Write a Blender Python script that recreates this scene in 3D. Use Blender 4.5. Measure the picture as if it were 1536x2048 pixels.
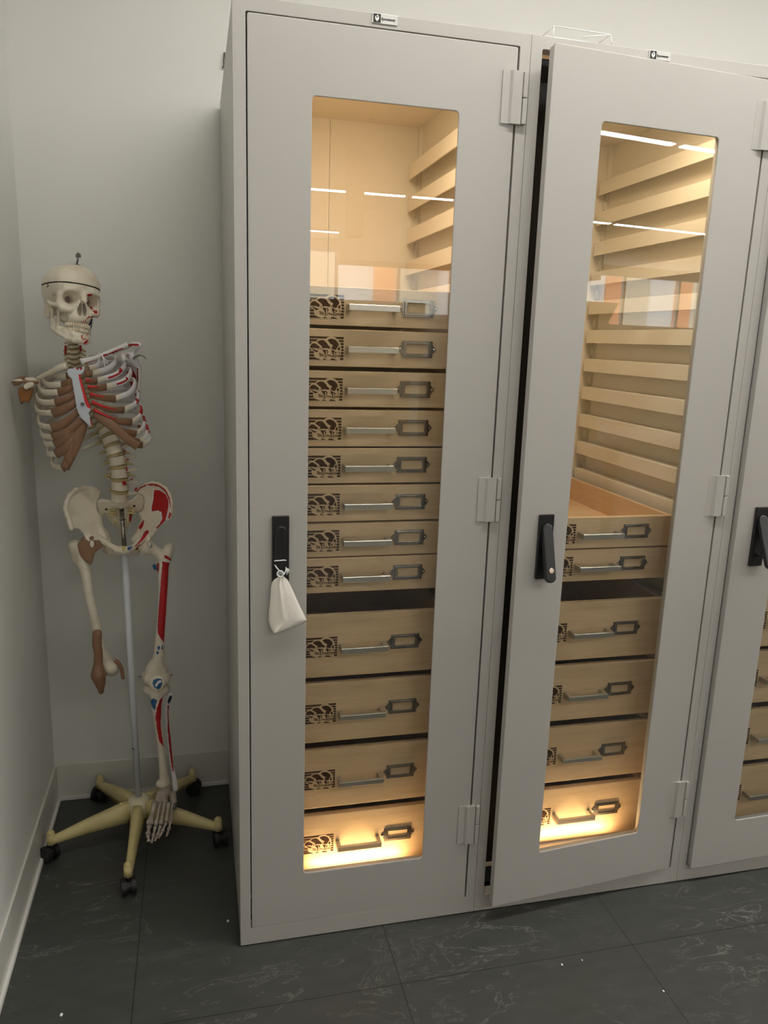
import bpy, bmesh, math, random
import numpy as np
from mathutils import Vector, Matrix
random.seed(7)
rng = np.random.default_rng(5)
S = bpy.context.scene
for o in list(bpy.data.objects): bpy.data.objects.remove(o)

# ---------------------------------------------------------------- camera
FPX = 1543.7; YAW, PITCH, ROLL = 0.242189, -0.219606, 0.033292
CAM = np.array([-0.081683, -1.677938, 1.497117])
_cy, _sy, _cp, _sp = math.cos(YAW), math.sin(YAW), math.cos(PITCH), math.sin(PITCH)
FW = np.array([_sy*_cp, _cy*_cp, _sp]); _r = np.array([_cy, -_sy, 0.0]); _u = np.cross(_r, FW)
RT = math.cos(ROLL)*_r + math.sin(ROLL)*_u; UP = -math.sin(ROLL)*_r + math.cos(ROLL)*_u
cd = bpy.data.cameras.new('camera'); cam = bpy.data.objects.new('camera', cd); S.collection.objects.link(cam)
cam.matrix_world = Matrix([[RT[i], UP[i], -FW[i], CAM[i]] for i in range(3)] + [[0, 0, 0, 1]])
cd.sensor_fit = 'HORIZONTAL'; cd.sensor_width = 36; cd.lens = FPX/1536*36; cd.clip_start = 0.05; cd.clip_end = 100
S.camera = cam
def ray(u, v): return FW*FPX + RT*(u-768) - UP*(v-1024)
def at(u, v, Y):            # the point of the place seen at photo point (u, v) at depth Y
    d = ray(u, v); return CAM + d*((Y-CAM[1])/d[1])
def pix(P):
    d = np.asarray(P)-CAM; z = d@FW
    return np.stack([768+FPX*(d@RT)/z, 1024-FPX*(d@UP)/z], -1)

# ---------------------------------------------------------------- light and exposure
S.view_settings.view_transform = 'Standard'; S.view_settings.look = 'None'
S.view_settings.gamma = 1; S.view_settings.use_curve_mapping = False
S.view_settings.exposure = 0.0
S.cycles.use_denoising = True
S.cycles.max_bounces = 10; S.cycles.transparent_max_bounces = 16
S.cycles.caustics_reflective = False; S.cycles.caustics_refractive = False
S.cycles.sample_clamp_indirect = 6
W = bpy.data.worlds.new('daylight'); S.world = W; W.use_nodes = True
W.node_tree.nodes['Background'].inputs[0].default_value = (0.85, 0.92, 1.0, 1)
W.node_tree.nodes['Background'].inputs[1].default_value = 8
ROW_Y = (-0.5, -3.03, -6.07, -9.0)        # rows of ceiling lights
ROW_E = (66.0, 44.0, 60.0, 60.0)               # brightness of each row
LED_BOTTOM, LED_TOP = .75, 2.5              # watts of the lamps in the cabinets

# ---------------------------------------------------------------- materials
def mat(name, col, rough=0.5, metal=0.0, spec=0.5, **kw):
    m = bpy.data.materials.new(name); m.use_nodes = True; nt = m.node_tree
    b = nt.nodes['Principled BSDF']
    b.inputs['Base Color'].default_value = (*col, 1); b.inputs['Roughness'].default_value = rough
    b.inputs['Metallic'].default_value = metal; b.inputs['Specular IOR Level'].default_value = spec
    if 'coat' in kw: b.inputs['Coat Weight'].default_value = kw['coat']
    if 'emit' in kw:
        b.inputs['Emission Color'].default_value = (*kw.get('ecol', col), 1); b.inputs['Emission Strength'].default_value = kw['emit']
    if 'sss' in kw: b.inputs['Subsurface Weight'].default_value = kw['sss']; b.inputs['Subsurface Scale'].default_value = 0.01
    v = kw.get('var')       # (scale, second colour, stretch)
    if v:
        tc = nt.nodes.new('ShaderNodeTexCoord'); mp = nt.nodes.new('ShaderNodeMapping'); mp.inputs['Scale'].default_value = v[2]
        nz = nt.nodes.new('ShaderNodeTexNoise'); nz.inputs['Scale'].default_value = v[0]; nz.inputs['Detail'].default_value = 6
        nz.inputs['Distortion'].default_value = kw.get('dist', 0.3)
        cr = nt.nodes.new('ShaderNodeValToRGB'); cr.color_ramp.elements[0].position = kw.get('p0', .35); cr.color_ramp.elements[1].position = kw.get('p1', .65)
        cr.color_ramp.elements[0].color = (*col, 1); cr.color_ramp.elements[1].color = (*v[1], 1)
        nt.links.new(tc.outputs['Object'], mp.inputs['Vector']); nt.links.new(mp.outputs[0], nz.inputs['Vector'])
        nt.links.new(nz.outputs['Fac'], cr.inputs[0]); nt.links.new(cr.outputs[0], b.inputs['Base Color'])
        if kw.get('bump'):
            bp = nt.nodes.new('ShaderNodeBump'); bp.inputs['Strength'].default_value = kw['bump']; bp.inputs['Distance'].default_value = 0.002
            nt.links.new(nz.outputs['Fac'], bp.inputs['Height']); nt.links.new(bp.outputs[0], b.inputs['Normal'])
    elif kw.get('grain'):    # powder coat orange peel
        tc = nt.nodes.new('ShaderNodeTexCoord'); nz = nt.nodes.new('ShaderNodeTexNoise'); nz.inputs['Scale'].default_value = 700
        bp = nt.nodes.new('ShaderNodeBump'); bp.inputs['Strength'].default_value = kw['grain']; bp.inputs['Distance'].default_value = 0.0005
        nt.links.new(tc.outputs['Object'], nz.inputs['Vector']); nt.links.new(nz.outputs['Fac'], bp.inputs['Height']); nt.links.new(bp.outputs[0], b.inputs['Normal'])
    return m
M = {}
M['wall'] = mat('wall_paint', (.73, .73, .695), .55, spec=.3, grain=.15)
M['ceiling'] = mat('ceiling_paint', (.75, .74, .70), .8)
M['base'] = mat('baseboard_vinyl', (.66, .65, .60), .35)
M['toe'] = mat('baseboard_toe', (.80, .79, .76), .35)
M['steel'] = mat('greige_powder_coat', (.47, .455, .43), .38, spec=.45, grain=.25)
M['inner'] = mat('cream_interior_paint', (.84, .78, .66), .45)
M['black'] = mat('black_plastic', (.012, .012, .013), .35)
M['rubber'] = mat('black_rubber', (.008, .008, .008), .5)
M['dark'] = mat('dark_gap', (.02, .02, .02), .9)
M['wood'] = mat('maple_wood', (.76, .55, .335), .38, var=(9, (.67, .46, .265), (1, 1, 7)), dist=1.2, p0=.3, p1=.7)
M['burn'] = mat('laser_burnt_wood', (.045, .02, .01), .8, spec=.1, var=(40, (.075, .035, .018), (1, 1, 1)))
M['burnmid'] = mat('light_burnt_wood', (.22, .13, .06), .6)
M['nickel'] = mat('brushed_nickel', (.62, .60, .55), .32, metal=1)
M['bronze'] = mat('pewter_metal', (.30, .27, .24), .22, metal=1)
M['chrome'] = mat('chrome', (.85, .85, .85), .12, metal=1)
M['darksteel'] = mat('dark_steel', (.16, .16, .15), .35, metal=1)
M['bone'] = mat('aged_bone_plastic', (.76, .70, .57), .42, var=(22, (.56, .48, .35), (1, 1, 1)), sss=.05, p0=.45, p1=.85, bump=.15)
M['bonelight'] = mat('cream_bone_plastic', (.80, .75, .62), .4, var=(30, (.72, .65, .50), (1, 1, 1)))
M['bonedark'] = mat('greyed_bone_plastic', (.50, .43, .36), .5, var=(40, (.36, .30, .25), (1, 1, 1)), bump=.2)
M['bonewhite'] = mat('white_bone_paint', (.78, .76, .76), .4)
M['sternum'] = mat('blue_white_bone_paint', (.62, .67, .74), .4)
M['red'] = mat('red_muscle_paint', (.42, .008, .012), .4)
M['redlight'] = mat('bright_red_paint', (.62, .02, .02), .4)
M['blue'] = mat('blue_muscle_paint', (.015, .10, .26), .4)
M['navy'] = mat('navy_paint', (.008, .02, .06), .4)
M['brown'] = mat('brown_cartilage_rubber', (.29, .16, .09), .45, var=(25, (.25, .13, .07), (1, 1, 1)))
M['amber'] = mat('amber_brown_rubber', (.30, .12, .03), .4)
M['disc'] = mat('tan_disc_rubber', (.42, .33, .15), .5)
M['nerve'] = mat('yellow_nerve_plastic', (.55, .45, .18), .5)
M['tooth'] = mat('tooth_ivory', (.74, .65, .48), .3)
M['ink'] = mat('black_crack', (.03, .02, .015), .7)
M['ivory'] = mat('yellow_ivory_plastic', (.66, .56, .27), .38, var=(12, (.60, .50, .24), (1, 1, 1)))
M['hub'] = mat('pale_ivory_plastic', (.70, .64, .44), .4)
M['pole'] = mat('grey_enamel', (.62, .64, .68), .35)
M['cloth'] = mat('white_muslin', (.86, .82, .75), .8, var=(300, (.80, .76, .69), (1, 1, 1)), bump=.3)
M['string'] = mat('white_string', (.9, .9, .9), .7)
M['card'] = mat('cardboard', (.55, .38, .20), .8)
M['paper'] = mat('white_paper', (.85, .85, .82), .7)
M['ink2'] = mat('printed_red_ink', (.35, .10, .06), .7)
M['badge'] = mat('silver_badge', (.70, .70, .68), .3, metal=.6)
M['blackprint'] = mat('black_print', (.01, .01, .01), .4)
M['whiteprint'] = mat('white_print', (.8, .8, .8), .5)
M['lamp'] = mat('lamp_diffuser', (.9, .9, .9), .5, emit=1)
M['led'] = mat('warm_led_diffuser', (.9, .8, .6), .5, emit=6, ecol=(1, .62, .26))
M['clear'] = mat('clear_acrylic', (.9, .9, .88), .15)
M['orange'] = mat('orange_cladding', (.85, .30, .14), .6)
M['beige'] = mat('beige_cladding', (.62, .58, .48), .7)
M['palewall'] = mat('pale_cladding', (.8, .8, .8), .7)
M['sash'] = mat('window_frame_paint', (.55, .66, .78), .4)
M['tabletop'] = mat('grey_laminate', (.35, .35, .35), .5)
M['brownpaint'] = mat('tan_paint', (.35, .26, .16), .7)
def glass_mat(name, k):
    m = bpy.data.materials.new(name); m.use_nodes = True; nt = m.node_tree; nt.nodes.clear()
    o = nt.nodes.new('ShaderNodeOutputMaterial'); mx = nt.nodes.new('ShaderNodeMixShader'); t = nt.nodes.new('ShaderNodeBsdfTransparent')
    g = nt.nodes.new('ShaderNodeBsdfGlossy'); g.inputs['Roughness'].default_value = 0.0; t.inputs[0].default_value = (.96, .97, .96, 1)
    f = nt.nodes.new('ShaderNodeFresnel'); f.inputs[0].default_value = 1.5
    mu = nt.nodes.new('ShaderNodeMath'); mu.operation = 'MULTIPLY'; mu.inputs[1].default_value = k; mu.use_clamp = True
    ge = nt.nodes.new('ShaderNodeNewGeometry'); mr = nt.nodes.new('ShaderNodeMapRange'); mr.inputs[3].default_value = 1.5; mr.inputs[4].default_value = 1/1.5
    nt.links.new(ge.outputs['Backfacing'], mr.inputs[0]); nt.links.new(mr.outputs[0], f.inputs[0])
    nt.links.new(f.outputs[0], mu.inputs[0]); nt.links.new(mu.outputs[0], mx.inputs[0])
    nt.links.new(t.outputs[0], mx.inputs[1]); nt.links.new(g.outputs[0], mx.inputs[2]); nt.links.new(mx.outputs[0], o.inputs[0]); return m
M['glass'] = glass_mat('clear_glass', 1.0)
def floor_mat():
    m = mat('slate_vinyl_tile', (.075, .08, .075), .42, spec=.5); nt = m.node_tree; b = nt.nodes['Principled BSDF']; L = nt.links.new
    N = nt.nodes.new
    tc = N('ShaderNodeTexCoord')
    mp = N('ShaderNodeMapping'); mp.inputs['Scale'].default_value = (1, 2.2, 1); mp.inputs['Rotation'].default_value = (0, 0, .12)
    L(tc.outputs['Object'], mp.inputs[0])
    n1 = N('ShaderNodeTexNoise'); n1.inputs['Scale'].default_value = 4.5; n1.inputs['Detail'].default_value = 9; n1.inputs['Distortion'].default_value = 1.6; n1.inputs['Roughness'].default_value = .62
    L(mp.outputs[0], n1.inputs['Vector'])
    # thin veins where the noise crosses a level
    s = N('ShaderNodeMath'); s.operation = 'SUBTRACT'; s.inputs[1].default_value = .57; L(n1.outputs['Fac'], s.inputs[0])
    a = N('ShaderNodeMath'); a.operation = 'ABSOLUTE'; L(s.outputs[0], a.inputs[0])
    r = N('ShaderNodeMapRange'); r.inputs[1].default_value = 0; r.inputs[2].default_value = .012; r.inputs[3].default_value = 1; r.inputs[4].default_value = 0; L(a.outputs[0], r.inputs[0])
    n2 = N('ShaderNodeTexNoise'); n2.inputs['Scale'].default_value = 2.3; n2.inputs['Detail'].default_value = 4; L(tc.outputs['Object'], n2.inputs['Vector'])
    r2 = N('ShaderNodeMapRange'); r2.inputs[1].default_value = .43; r2.inputs[2].default_value = .66; L(n2.outputs['Fac'], r2.inputs[0])
    mu = N('ShaderNodeMath'); mu.operation = 'MULTIPLY'; L(r.outputs[0], mu.inputs[0]); L(r2.outputs[0], mu.inputs[1])
    n3 = N('ShaderNodeTexNoise'); n3.inputs['Scale'].default_value = 14; n3.inputs['Detail'].default_value = 8; L(mp.outputs[0], n3.inputs['Vector'])
    c0 = N('ShaderNodeMix'); c0.data_type = 'RGBA'; c0.inputs[6].default_value = (.040, .043, .040, 1); c0.inputs[7].default_value = (.070, .074, .068, 1); L(n3.outputs['Fac'], c0.inputs[0])
    c1 = N('ShaderNodeMix'); c1.data_type = 'RGBA'; c1.inputs[7].default_value = (.19, .19, .17, 1); L(mu.outputs[0], c1.inputs[0]); L(c0.outputs[2], c1.inputs[6])
    # seams every 0.615 m
    sep = N('ShaderNodeSeparateXYZ'); L(tc.outputs['Object'], sep.inputs[0]); outs = []
    for ax, off, per in ((0, .2485, .615), (1, .19, 1.23)):
        ad = N('ShaderNodeMath'); ad.inputs[1].default_value = off + per*20; L(sep.outputs[ax], ad.inputs[0])
        md = N('ShaderNodeMath'); md.operation = 'PINGPONG'; md.inputs[1].default_value = per/2; L(ad.outputs[0], md.inputs[0])
        lt = N('ShaderNodeMath'); lt.operation = 'LESS_THAN'; lt.inputs[1].default_value = .0011; L(md.outputs[0], lt.inputs[0]); outs.append(lt)
    mxx = N('ShaderNodeMath'); mxx.operation = 'MAXIMUM'; L(outs[0].outputs[0], mxx.inputs[0]); L(outs[1].outputs[0], mxx.inputs[1])
    c2 = N('ShaderNodeMix'); c2.data_type = 'RGBA'; c2.inputs[7].default_value = (.012, .012, .011, 1); L(mxx.outputs[0], c2.inputs[0]); L(c1.outputs[2], c2.inputs[6])
    L(c2.outputs[2], b.inputs['Base Color'])
    bp = N('ShaderNodeBump'); bp.inputs['Strength'].default_value = .12; bp.inputs['Distance'].default_value = .002; L(n3.outputs['Fac'], bp.inputs['Height']); L(bp.outputs[0], b.inputs['Normal'])
    return m
M['floor'] = floor_mat()

# ---------------------------------------------------------------- helpers
C = S.collection
def link(name, me, mats, parent=None, loc=None):
    o = bpy.data.objects.new(name, me); C.objects.link(o)
    for m in (mats if isinstance(mats, (list, tuple)) else [mats]): me.materials.append(M[m])
    if loc is not None: o.location = loc
    if parent: o.parent = parent
    return o
def empty(name, loc=(0, 0, 0), rot=(0, 0, 0), parent=None):
    o = bpy.data.objects.new(name, None); C.objects.link(o); o.location = loc; o.rotation_euler = rot; o.empty_display_size = .05
    if parent: o.parent = parent
    return o
def tag(o, label=None, cat=None, group=None, kind=None):
    if label: o['label'] = label
    if cat: o['category'] = cat
    if group: o['group'] = group
    if kind: o['kind'] = kind
    return o
def bm_new(): return bmesh.new()
def bx(bm, x0, x1, y0, y1, z0, z1, bev=0, mi=0):
    r = bmesh.ops.create_cube(bm, size=1); vs = r['verts']
    for v in vs:
        v.co = Vector(((x0+x1)/2+v.co.x*(x1-x0), (y0+y1)/2+v.co.y*(y1-y0), (z0+z1)/2+v.co.z*(z1-z0)))
    fs = {f for v in vs for f in v.link_faces}
    for f in fs: f.material_index = mi
    if bev:
        es = list({e for v in vs for e in v.link_edges})
        bmesh.ops.bevel(bm, geom=es, offset=bev, segments=2, affect='EDGES', profile=.5)
def cyl(bm, p0, p1, r0, r1=None, n=20, mi=0, bev=0):
    r1 = r0 if r1 is None else r1
    p0, p1 = Vector(p0), Vector(p1); d = p1-p0
    mt = Matrix.Translation((p0+p1)/2) @ d.to_track_quat('Z', 'Y').to_matrix().to_4x4()
    r = bmesh.ops.create_cone(bm, cap_ends=True, segments=n, radius1=r0, radius2=r1, depth=d.length, matrix=mt)
    for v in r['verts']:
        for f in v.link_faces: f.material_index = mi
def tube(bm, pts, rad, n=10, mi=0, closed=False, up=None, flat=1.0):
    """sweep an ellipse along pts; rad = radius or list; flat scales the thickness away from 'up'"""
    pts = [Vector(p) for p in pts]; k = len(pts); rings = []
    nrm = None
    for i, p in enumerate(pts):
        a = pts[(i-1) % k] if (closed or i > 0) else p; b = pts[(i+1) % k] if (closed or i < k-1) else p
        t = (b-a).normalized()
        if up is not None: s = (Vector(up[i] if isinstance(up, list) else up)); s = (s - t*s.dot(t)).normalized()
        else:
            if nrm is None: nrm = t.orthogonal().normalized()
            s = (nrm - t*nrm.dot(t)).normalized(); nrm = s
        c = t.cross(s); r = rad[i] if isinstance(rad, (list, tuple, np.ndarray)) else rad
        rings.append([bm.verts.new(p + s*(r*math.cos(2*math.pi*j/n)) + c*(r*flat*math.sin(2*math.pi*j/n))) for j in range(n)])
    rng_ = range(k if closed else k-1)
    for i in rng_:
        A, B = rings[i], rings[(i+1) % k]
        for j in range(n):
            f = bm.faces.new((A[j], A[(j+1) % n], B[(j+1) % n], B[j])); f.material_index = mi; f.smooth = True
    if not closed:
        for rr in (rings[0], rings[-1]):
            try: f = bm.faces.new(rr); f.material_index = mi
            except ValueError: pass
def done(bm, name, mats, parent=None, loc=None, smooth=False):
    bmesh.ops.recalc_face_normals(bm, faces=bm.faces)
    me = bpy.data.meshes.new(name); bm.to_mesh(me); bm.free()
    if smooth:
        for p in me.polygons: p.use_smooth = True
    return link(name, me, mats, parent, loc)
def box(name, m, x0, x1, y0, y1, z0, z1, parent=None, bev=0):
    bm = bm_new(); bx(bm, x0, x1, y0, y1, z0, z1, bev); return done(bm, name, m, parent)
def spline(pts, n=8):
    P = [np.array(p, float) for p in pts]; P = [2*P[0]-P[1]] + P + [2*P[-1]-P[-2]]; out = []
    for i in range(1, len(P)-2):
        a, b, c, d = P[i-1:i+3]
        for k in range(n):
            t = k/n; out.append(.5*((2*b)+(-a+c)*t+(2*a-5*b+4*c-d)*t*t+(-a+3*b-3*c+d)*t**3))
    out.append(P[-2]); return out
def plate_bm(bm, loops, y0, y1, mi=0, bevel=0):
    """flat plate in the XZ plane from outline loops (holes allowed), thickness y0..y1, through a 2D curve fill"""
    cu = bpy.data.curves.new('tmp', 'CURVE'); cu.dimensions = '2D'; cu.fill_mode = 'BOTH'; cu.extrude = abs(y1-y0)/2 - bevel; cu.bevel_depth = bevel; cu.bevel_resolution = 1
    for lp in loops:
        s = cu.splines.new('POLY'); s.points.add(len(lp)-1); s.use_cyclic_u = True
        for i, q in enumerate(lp): s.points[i].co = (q[0], q[1], 0, 1)
    o = bpy.data.objects.new('tmp', cu); C.objects.link(o); dg = bpy.context.evaluated_depsgraph_get()
    me = bpy.data.meshes.new_from_object(o.evaluated_get(dg)); bpy.data.objects.remove(o); bpy.data.curves.remove(cu)
    t_ = bmesh.new(); t_.from_mesh(me); bmesh.ops.remove_doubles(t_, verts=t_.verts, dist=1e-6); ym = (y0+y1)/2
    for v in t_.verts: x, z, t = v.co; v.co = Vector((x, ym - t, z))
    for f in t_.faces: f.material_index = mi; f.smooth = False
    bmesh.ops.recalc_face_normals(t_, faces=t_.faces)
    t_.to_mesh(me); t_.free(); bm.from_mesh(me); bpy.data.meshes.remove(me)
def rrect(x0, x1, z0, z1, r=0.0, n=5):
    if r <= 0: return [(x0, z0), (x1, z0), (x1, z1), (x0, z1)]
    out = []
    for cx, cz, a in ((x1-r, z1-r, 0), (x0+r, z1-r, 90), (x0+r, z0+r, 180), (x1-r, z0+r, 270)):
        for k in range(n+1):
            t = math.radians(a+90*k/n); out.append((cx+r*math.cos(t), cz+r*math.sin(t)))
    return out
def text_mesh(txt, size, m, depth=.0004, bold=0.0):
    cu = bpy.data.curves.new('t', 'FONT'); cu.body = txt; cu.size = size; cu.extrude = depth; cu.align_x = 'LEFT'; cu.offset = bold
    o = bpy.data.objects.new('t', cu); C.objects.link(o); dg = bpy.context.evaluated_depsgraph_get()
    me = bpy.data.meshes.new_from_object(o.evaluated_get(dg)); bpy.data.objects.remove(o); bpy.data.curves.remove(cu)
    return me
def copy_tree(o, parent=None):
    c = o.copy(); C.objects.link(c); c.parent = parent
    for ch in list(o.children): copy_tree(ch, c)
    return c

# ---------------------------------------------------------------- the room
XL, YB, ZC = -0.5486, 0.7521, 2.9
XR, YF = 12.5, -10.0
def struct(o): return tag(o, kind='structure')
struct(box('floor', 'floor', XL-.2, XR+.2, YF-.2, YB+.2, -.1, 0))
struct(box('ceiling', 'ceiling', XL-.2, XR+.2, YF-.2, YB+.2, ZC, ZC+.1))
struct(box('wall_left', 'wall', XL-.15, XL, YF, YB, 0, ZC))
struct(box('wall_back', 'wall', XL-.15, XR, YB, YB+.15, 0, ZC))
struct(box('wall_right', 'wall', XR, XR+.15, YF, YB+.15, 0, ZC))
# the far wall behind the camera, with two windows seen only as reflections in the glass
WINS = [(1.0, 3.9), (8.0, 11.9)]; ZW0, ZW1 = 1.85, 2.78
bm = bm_new()
plate_bm(bm, [rrect(XL-.15, XR+.15, 0, ZC)] + [rrect(a, b, ZW0, ZW1) for a, b in WINS], YF-.15, YF)
struct(done(bm, 'wall_front', 'wall'))
for i, (a, b) in enumerate(WINS):
    w = empty('window_%d' % (i+1), ((a+b)/2, YF-.08, ZW0)); struct(w)
    bm = bm_new(); h = (b-a)/2; n = 3
    for k in range(n+1):
        x = -h + k*(2*h-.05)/n; bx(bm, x, x+.05, -.03, .03, 0, ZW1-ZW0)
    for z in (0, ZW1-ZW0-.05): bx(bm, -h, h, -.031, .031, z, z+.05)
    done(bm, 'window_frame', 'sash', w)
    box('pane', 'glass', -h+.04, h-.04, -.004, .004, .04, ZW1-ZW0-.04, w)
# the clad building across the street
bd = empty('clad_building', (6, YF-5, 0)); tag(bd, 'orange and beige panelled building across the street, mirrored in the second glass door', 'building')
bm = bm_new(); bx(bm, -12, 14, -.5, 0, 0, 9); done(bm, 'wall', 'palewall', bd)
for k in range(-8, 4):
    x = 6.85 + 2.3*k
    box('panel', 'orange', x, x+.55, 0, .05, 0, 8.8, bd); box('panel', 'beige', x+.55, x+1.4, 0, .05, 0, 8.8, bd)
# baseboards: vinyl board with a thin pale toe
HB = .1243
def baseboard(name, pts):
    bm = bm_new(); (x0, x1, y0, y1, side) = pts
    if side == 'back':
        bx(bm, x0, x1, y1-.007, y1, 0, HB, .002, 0); bx(bm, x0, x1, y1-.016, y1-.006, 0, .012, .002, 1)
    else:
        bx(bm, x0, x0+.007, y0, y1, 0, HB, .002, 0); bx(bm, x0+.006, x0+.016, y0, y1, 0, .012, .002, 1)
    struct(done(bm, name, ['base', 'toe']))
baseboard('baseboard_back', (XL, XR, 0, YB, 'back')); baseboard('baseboard_left', (XL, 0, YF, YB-.01, 'left'))
# bulkhead and hanging duct that the glass mirrors
struct(box('trim_1', 'wall', 1.62, 6.5, -7.9, -7.2, 2.36, ZC))
struct(box('trim_2', 'brownpaint', 1.10, 1.21, -4.7, -4.5, 2.28, ZC))

# ceiling lights in rows
def make_light():
    r = empty('ceiling_light')
    bm = bm_new(); bx(bm, -.9, .9, -.035, .035, .0, .03); done(bm, 'housing', 'steel', r)
    bm = bm_new(); bx(bm, -.89, .89, -.028, .028, -.008, .0); done(bm, 'diffuser', 'lamp', r)
    return r
def lamp_mat(e):
    m = M['lamp'].copy(); b = m.node_tree.nodes['Principled BSDF']; b.inputs['Emission Strength'].default_value = e
    b.inputs['Emission Color'].default_value = (1, .965, .90, 1); return m
WHERE = ['row nearest the cabinets', 'second row from the cabinets', 'third row from the cabinets', 'row farthest from the cabinets']
proto = make_light(); used = False
for ri, y in enumerate(ROW_Y):
    if ROW_E[ri] <= 0: continue
    lm = lamp_mat(ROW_E[ri]); dm = None
    for k in range(2 if ri == 3 else 5):
        x = (.85 if ri == 0 else 1.05) + 1.86*k + (-.1 if ri == 1 else 0)
        o = copy_tree(proto) if used else proto
        used = True
        o.location = (x, y, ZC-.03)
        tag(o, 'long white ceiling light, %s from the left in the %s' % (('first', 'second', 'third', 'fourth', 'fifth')[k], WHERE[ri]), 'light', 'ceiling lights in the %s' % WHERE[ri])
        for ch in o.children:
            if ch.name.startswith('diffuser'):
                if dm is None: dm = ch.data.copy(); dm.materials.clear(); dm.materials.append(lm)
                ch.data = dm

# ---------------------------------------------------------------- cabinets
CW, CH, CD = .61797, 2.13, .735
Z0 = .004
DX0, DX1, DZ0, DZ1 = .030, .588, .052, 2.102       # door leaf
WX0, WX1, WZ0, WZ1 = .155, .4675, .186, 1.970       # window in the door
DRX0, DRX1, DRY = .096, .524, .08
DR_UP = [(1.5245, 1.6085), (1.434, 1.5167), (1.343, 1.4242), (1.2513, 1.3363), (1.1642, 1.2472), (1.0724, 1.1592), (.9853, 1.0675), (.8957, .9815)]
DR_LO = [(.6753, .8373), (.4998, .6591), (.3141, .4776), (.1276, .2919)]
PV, PH = 6.95e-5, 7.2e-5
def lg(pts): return [((x-1262)*PH, (615-y)*PV) for x, y in pts]      # badge artwork, origin at the middle of its right edge
def badge_art():
    bm = bm_new()
    for i in range(8):
        y = 236 + i*95; plate_bm(bm, [rrect(*[v for v in ((-60-1262)*PH, 0, (615-y-68)*PV, (615-y)*PV)], r=.0004, n=2)], -.0002, 0, 0)
    sil = [(165, 600), (185, 500), (280, 425), (385, 400), (440, 345), (560, 305), (680, 315), (760, 255), (880, 222), (1000, 262), (1100, 345), (1165, 450), (1172, 540), (1190, 640), (1165, 800), (1150, 1005), (1000, 1005), (560, 1005), (400, 930), (330, 850), (320, 720), (230, 665)]
    plate_bm(bm, [lg(sil)], -.0005, -.0001, 1)
    caps = [[(198, 600), (230, 510), (300, 460), (370, 465), (430, 510), (505, 565), (480, 640), (400, 610), (250, 605)],
            [(420, 425), (470, 375), (560, 348), (650, 362), (720, 430), (770, 510), (842, 560), (800, 625), (720, 600), (580, 610), (575, 545), (500, 490)],
            [(745, 345), (820, 303), (900, 297), (1000, 328), (1080, 410), (1112, 490), (1060, 570), (1020, 650), (905, 640), (885, 570), (925, 510), (830, 450)],
            [(1070, 605), (1100, 562), (1142, 550), (1147, 655), (1090, 662)], [(245, 612), (370, 668), (480, 702), (400, 742), (345, 712)],
            [(590, 640), (680, 662), (745, 652), (782, 720), (745, 780), (745, 890), (650, 905), (680, 860), (662, 770), (605, 700)],
            [(872, 652), (940, 670), (1065, 742), (1005, 765), (1010, 880), (1040, 912), (930, 880), (932, 800), (882, 720)],
            [(530, 590), (552, 602), (546, 662), (530, 650)], [(842, 572), (868, 590), (868, 632), (850, 630)], [(1110, 700), (1138, 706), (1145, 782), (1120, 760)],
            [(590, 972), (650, 927), (765, 972)], [(830, 978), (880, 925), (960, 930), (1075, 988)], [(-60, 888), (330, 900), (540, 965), (540, 972), (-60, 972)]]
    for c in caps: plate_bm(bm, [lg(c)], -.0008, -.0004, 0)
    for c in ([(482, 742), (640, 800), (655, 872), (510, 868)], [(760, 790), (930, 830), (925, 885), (760, 850)], [(1015, 812), (1155, 805), (1160, 882), (1020, 862)]):
        plate_bm(bm, [lg(c)], -.0008, -.0004, 2)
    for c in ([(702, 690), (738, 690), (722, 890), (700, 890)], [(958, 722), (992, 720), (985, 895), (962, 870)]): plate_bm(bm, [lg(c)], -.0011, -.0007, 1)
    me = bpy.data.meshes.new('engraved_logo'); bm.to_mesh(me); bm.free()
    for m in ('burn', 'wood', 'burnmid'): me.materials.append(M[m])
    return me
LOGO = badge_art()
def handle_mesh():
    bm = bm_new(); w = .0585
    pts = [(-w, .0), (-w, -.034), (w, -.034), (w, .0), (w-.011, 0), (w-.011, -.024), (-w+.011, -.024), (-w+.011, 0)]
    vs0 = [bm.verts.new((x, y, -.0068)) for x, y in pts]; vs1 = [bm.verts.new((x, y, .0068)) for x, y in pts]
    n = len(pts)
    for k in range(n): bm.faces.new((vs0[k], vs0[(k+1) % n], vs1[(k+1) % n], vs1[k]))
    for v in (vs0, vs1):
        for q in ((0, 1, 6, 7), (1, 2, 5, 6), (2, 3, 4, 5)): bm.faces.new([v[i] for i in q])
    bmesh.ops.recalc_face_normals(bm, faces=bm.faces)
    es = [e for e in bm.edges if len(e.link_faces) == 2 and e.calc_face_angle() > .5]
    bmesh.ops.bevel(bm, geom=es, offset=.0009, segments=1, affect='EDGES')
    me = bpy.data.meshes.new('bar_handle'); bm.to_mesh(me); bm.free(); me.materials.append(M['nickel']); return me
HANDLE = handle_mesh()
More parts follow.
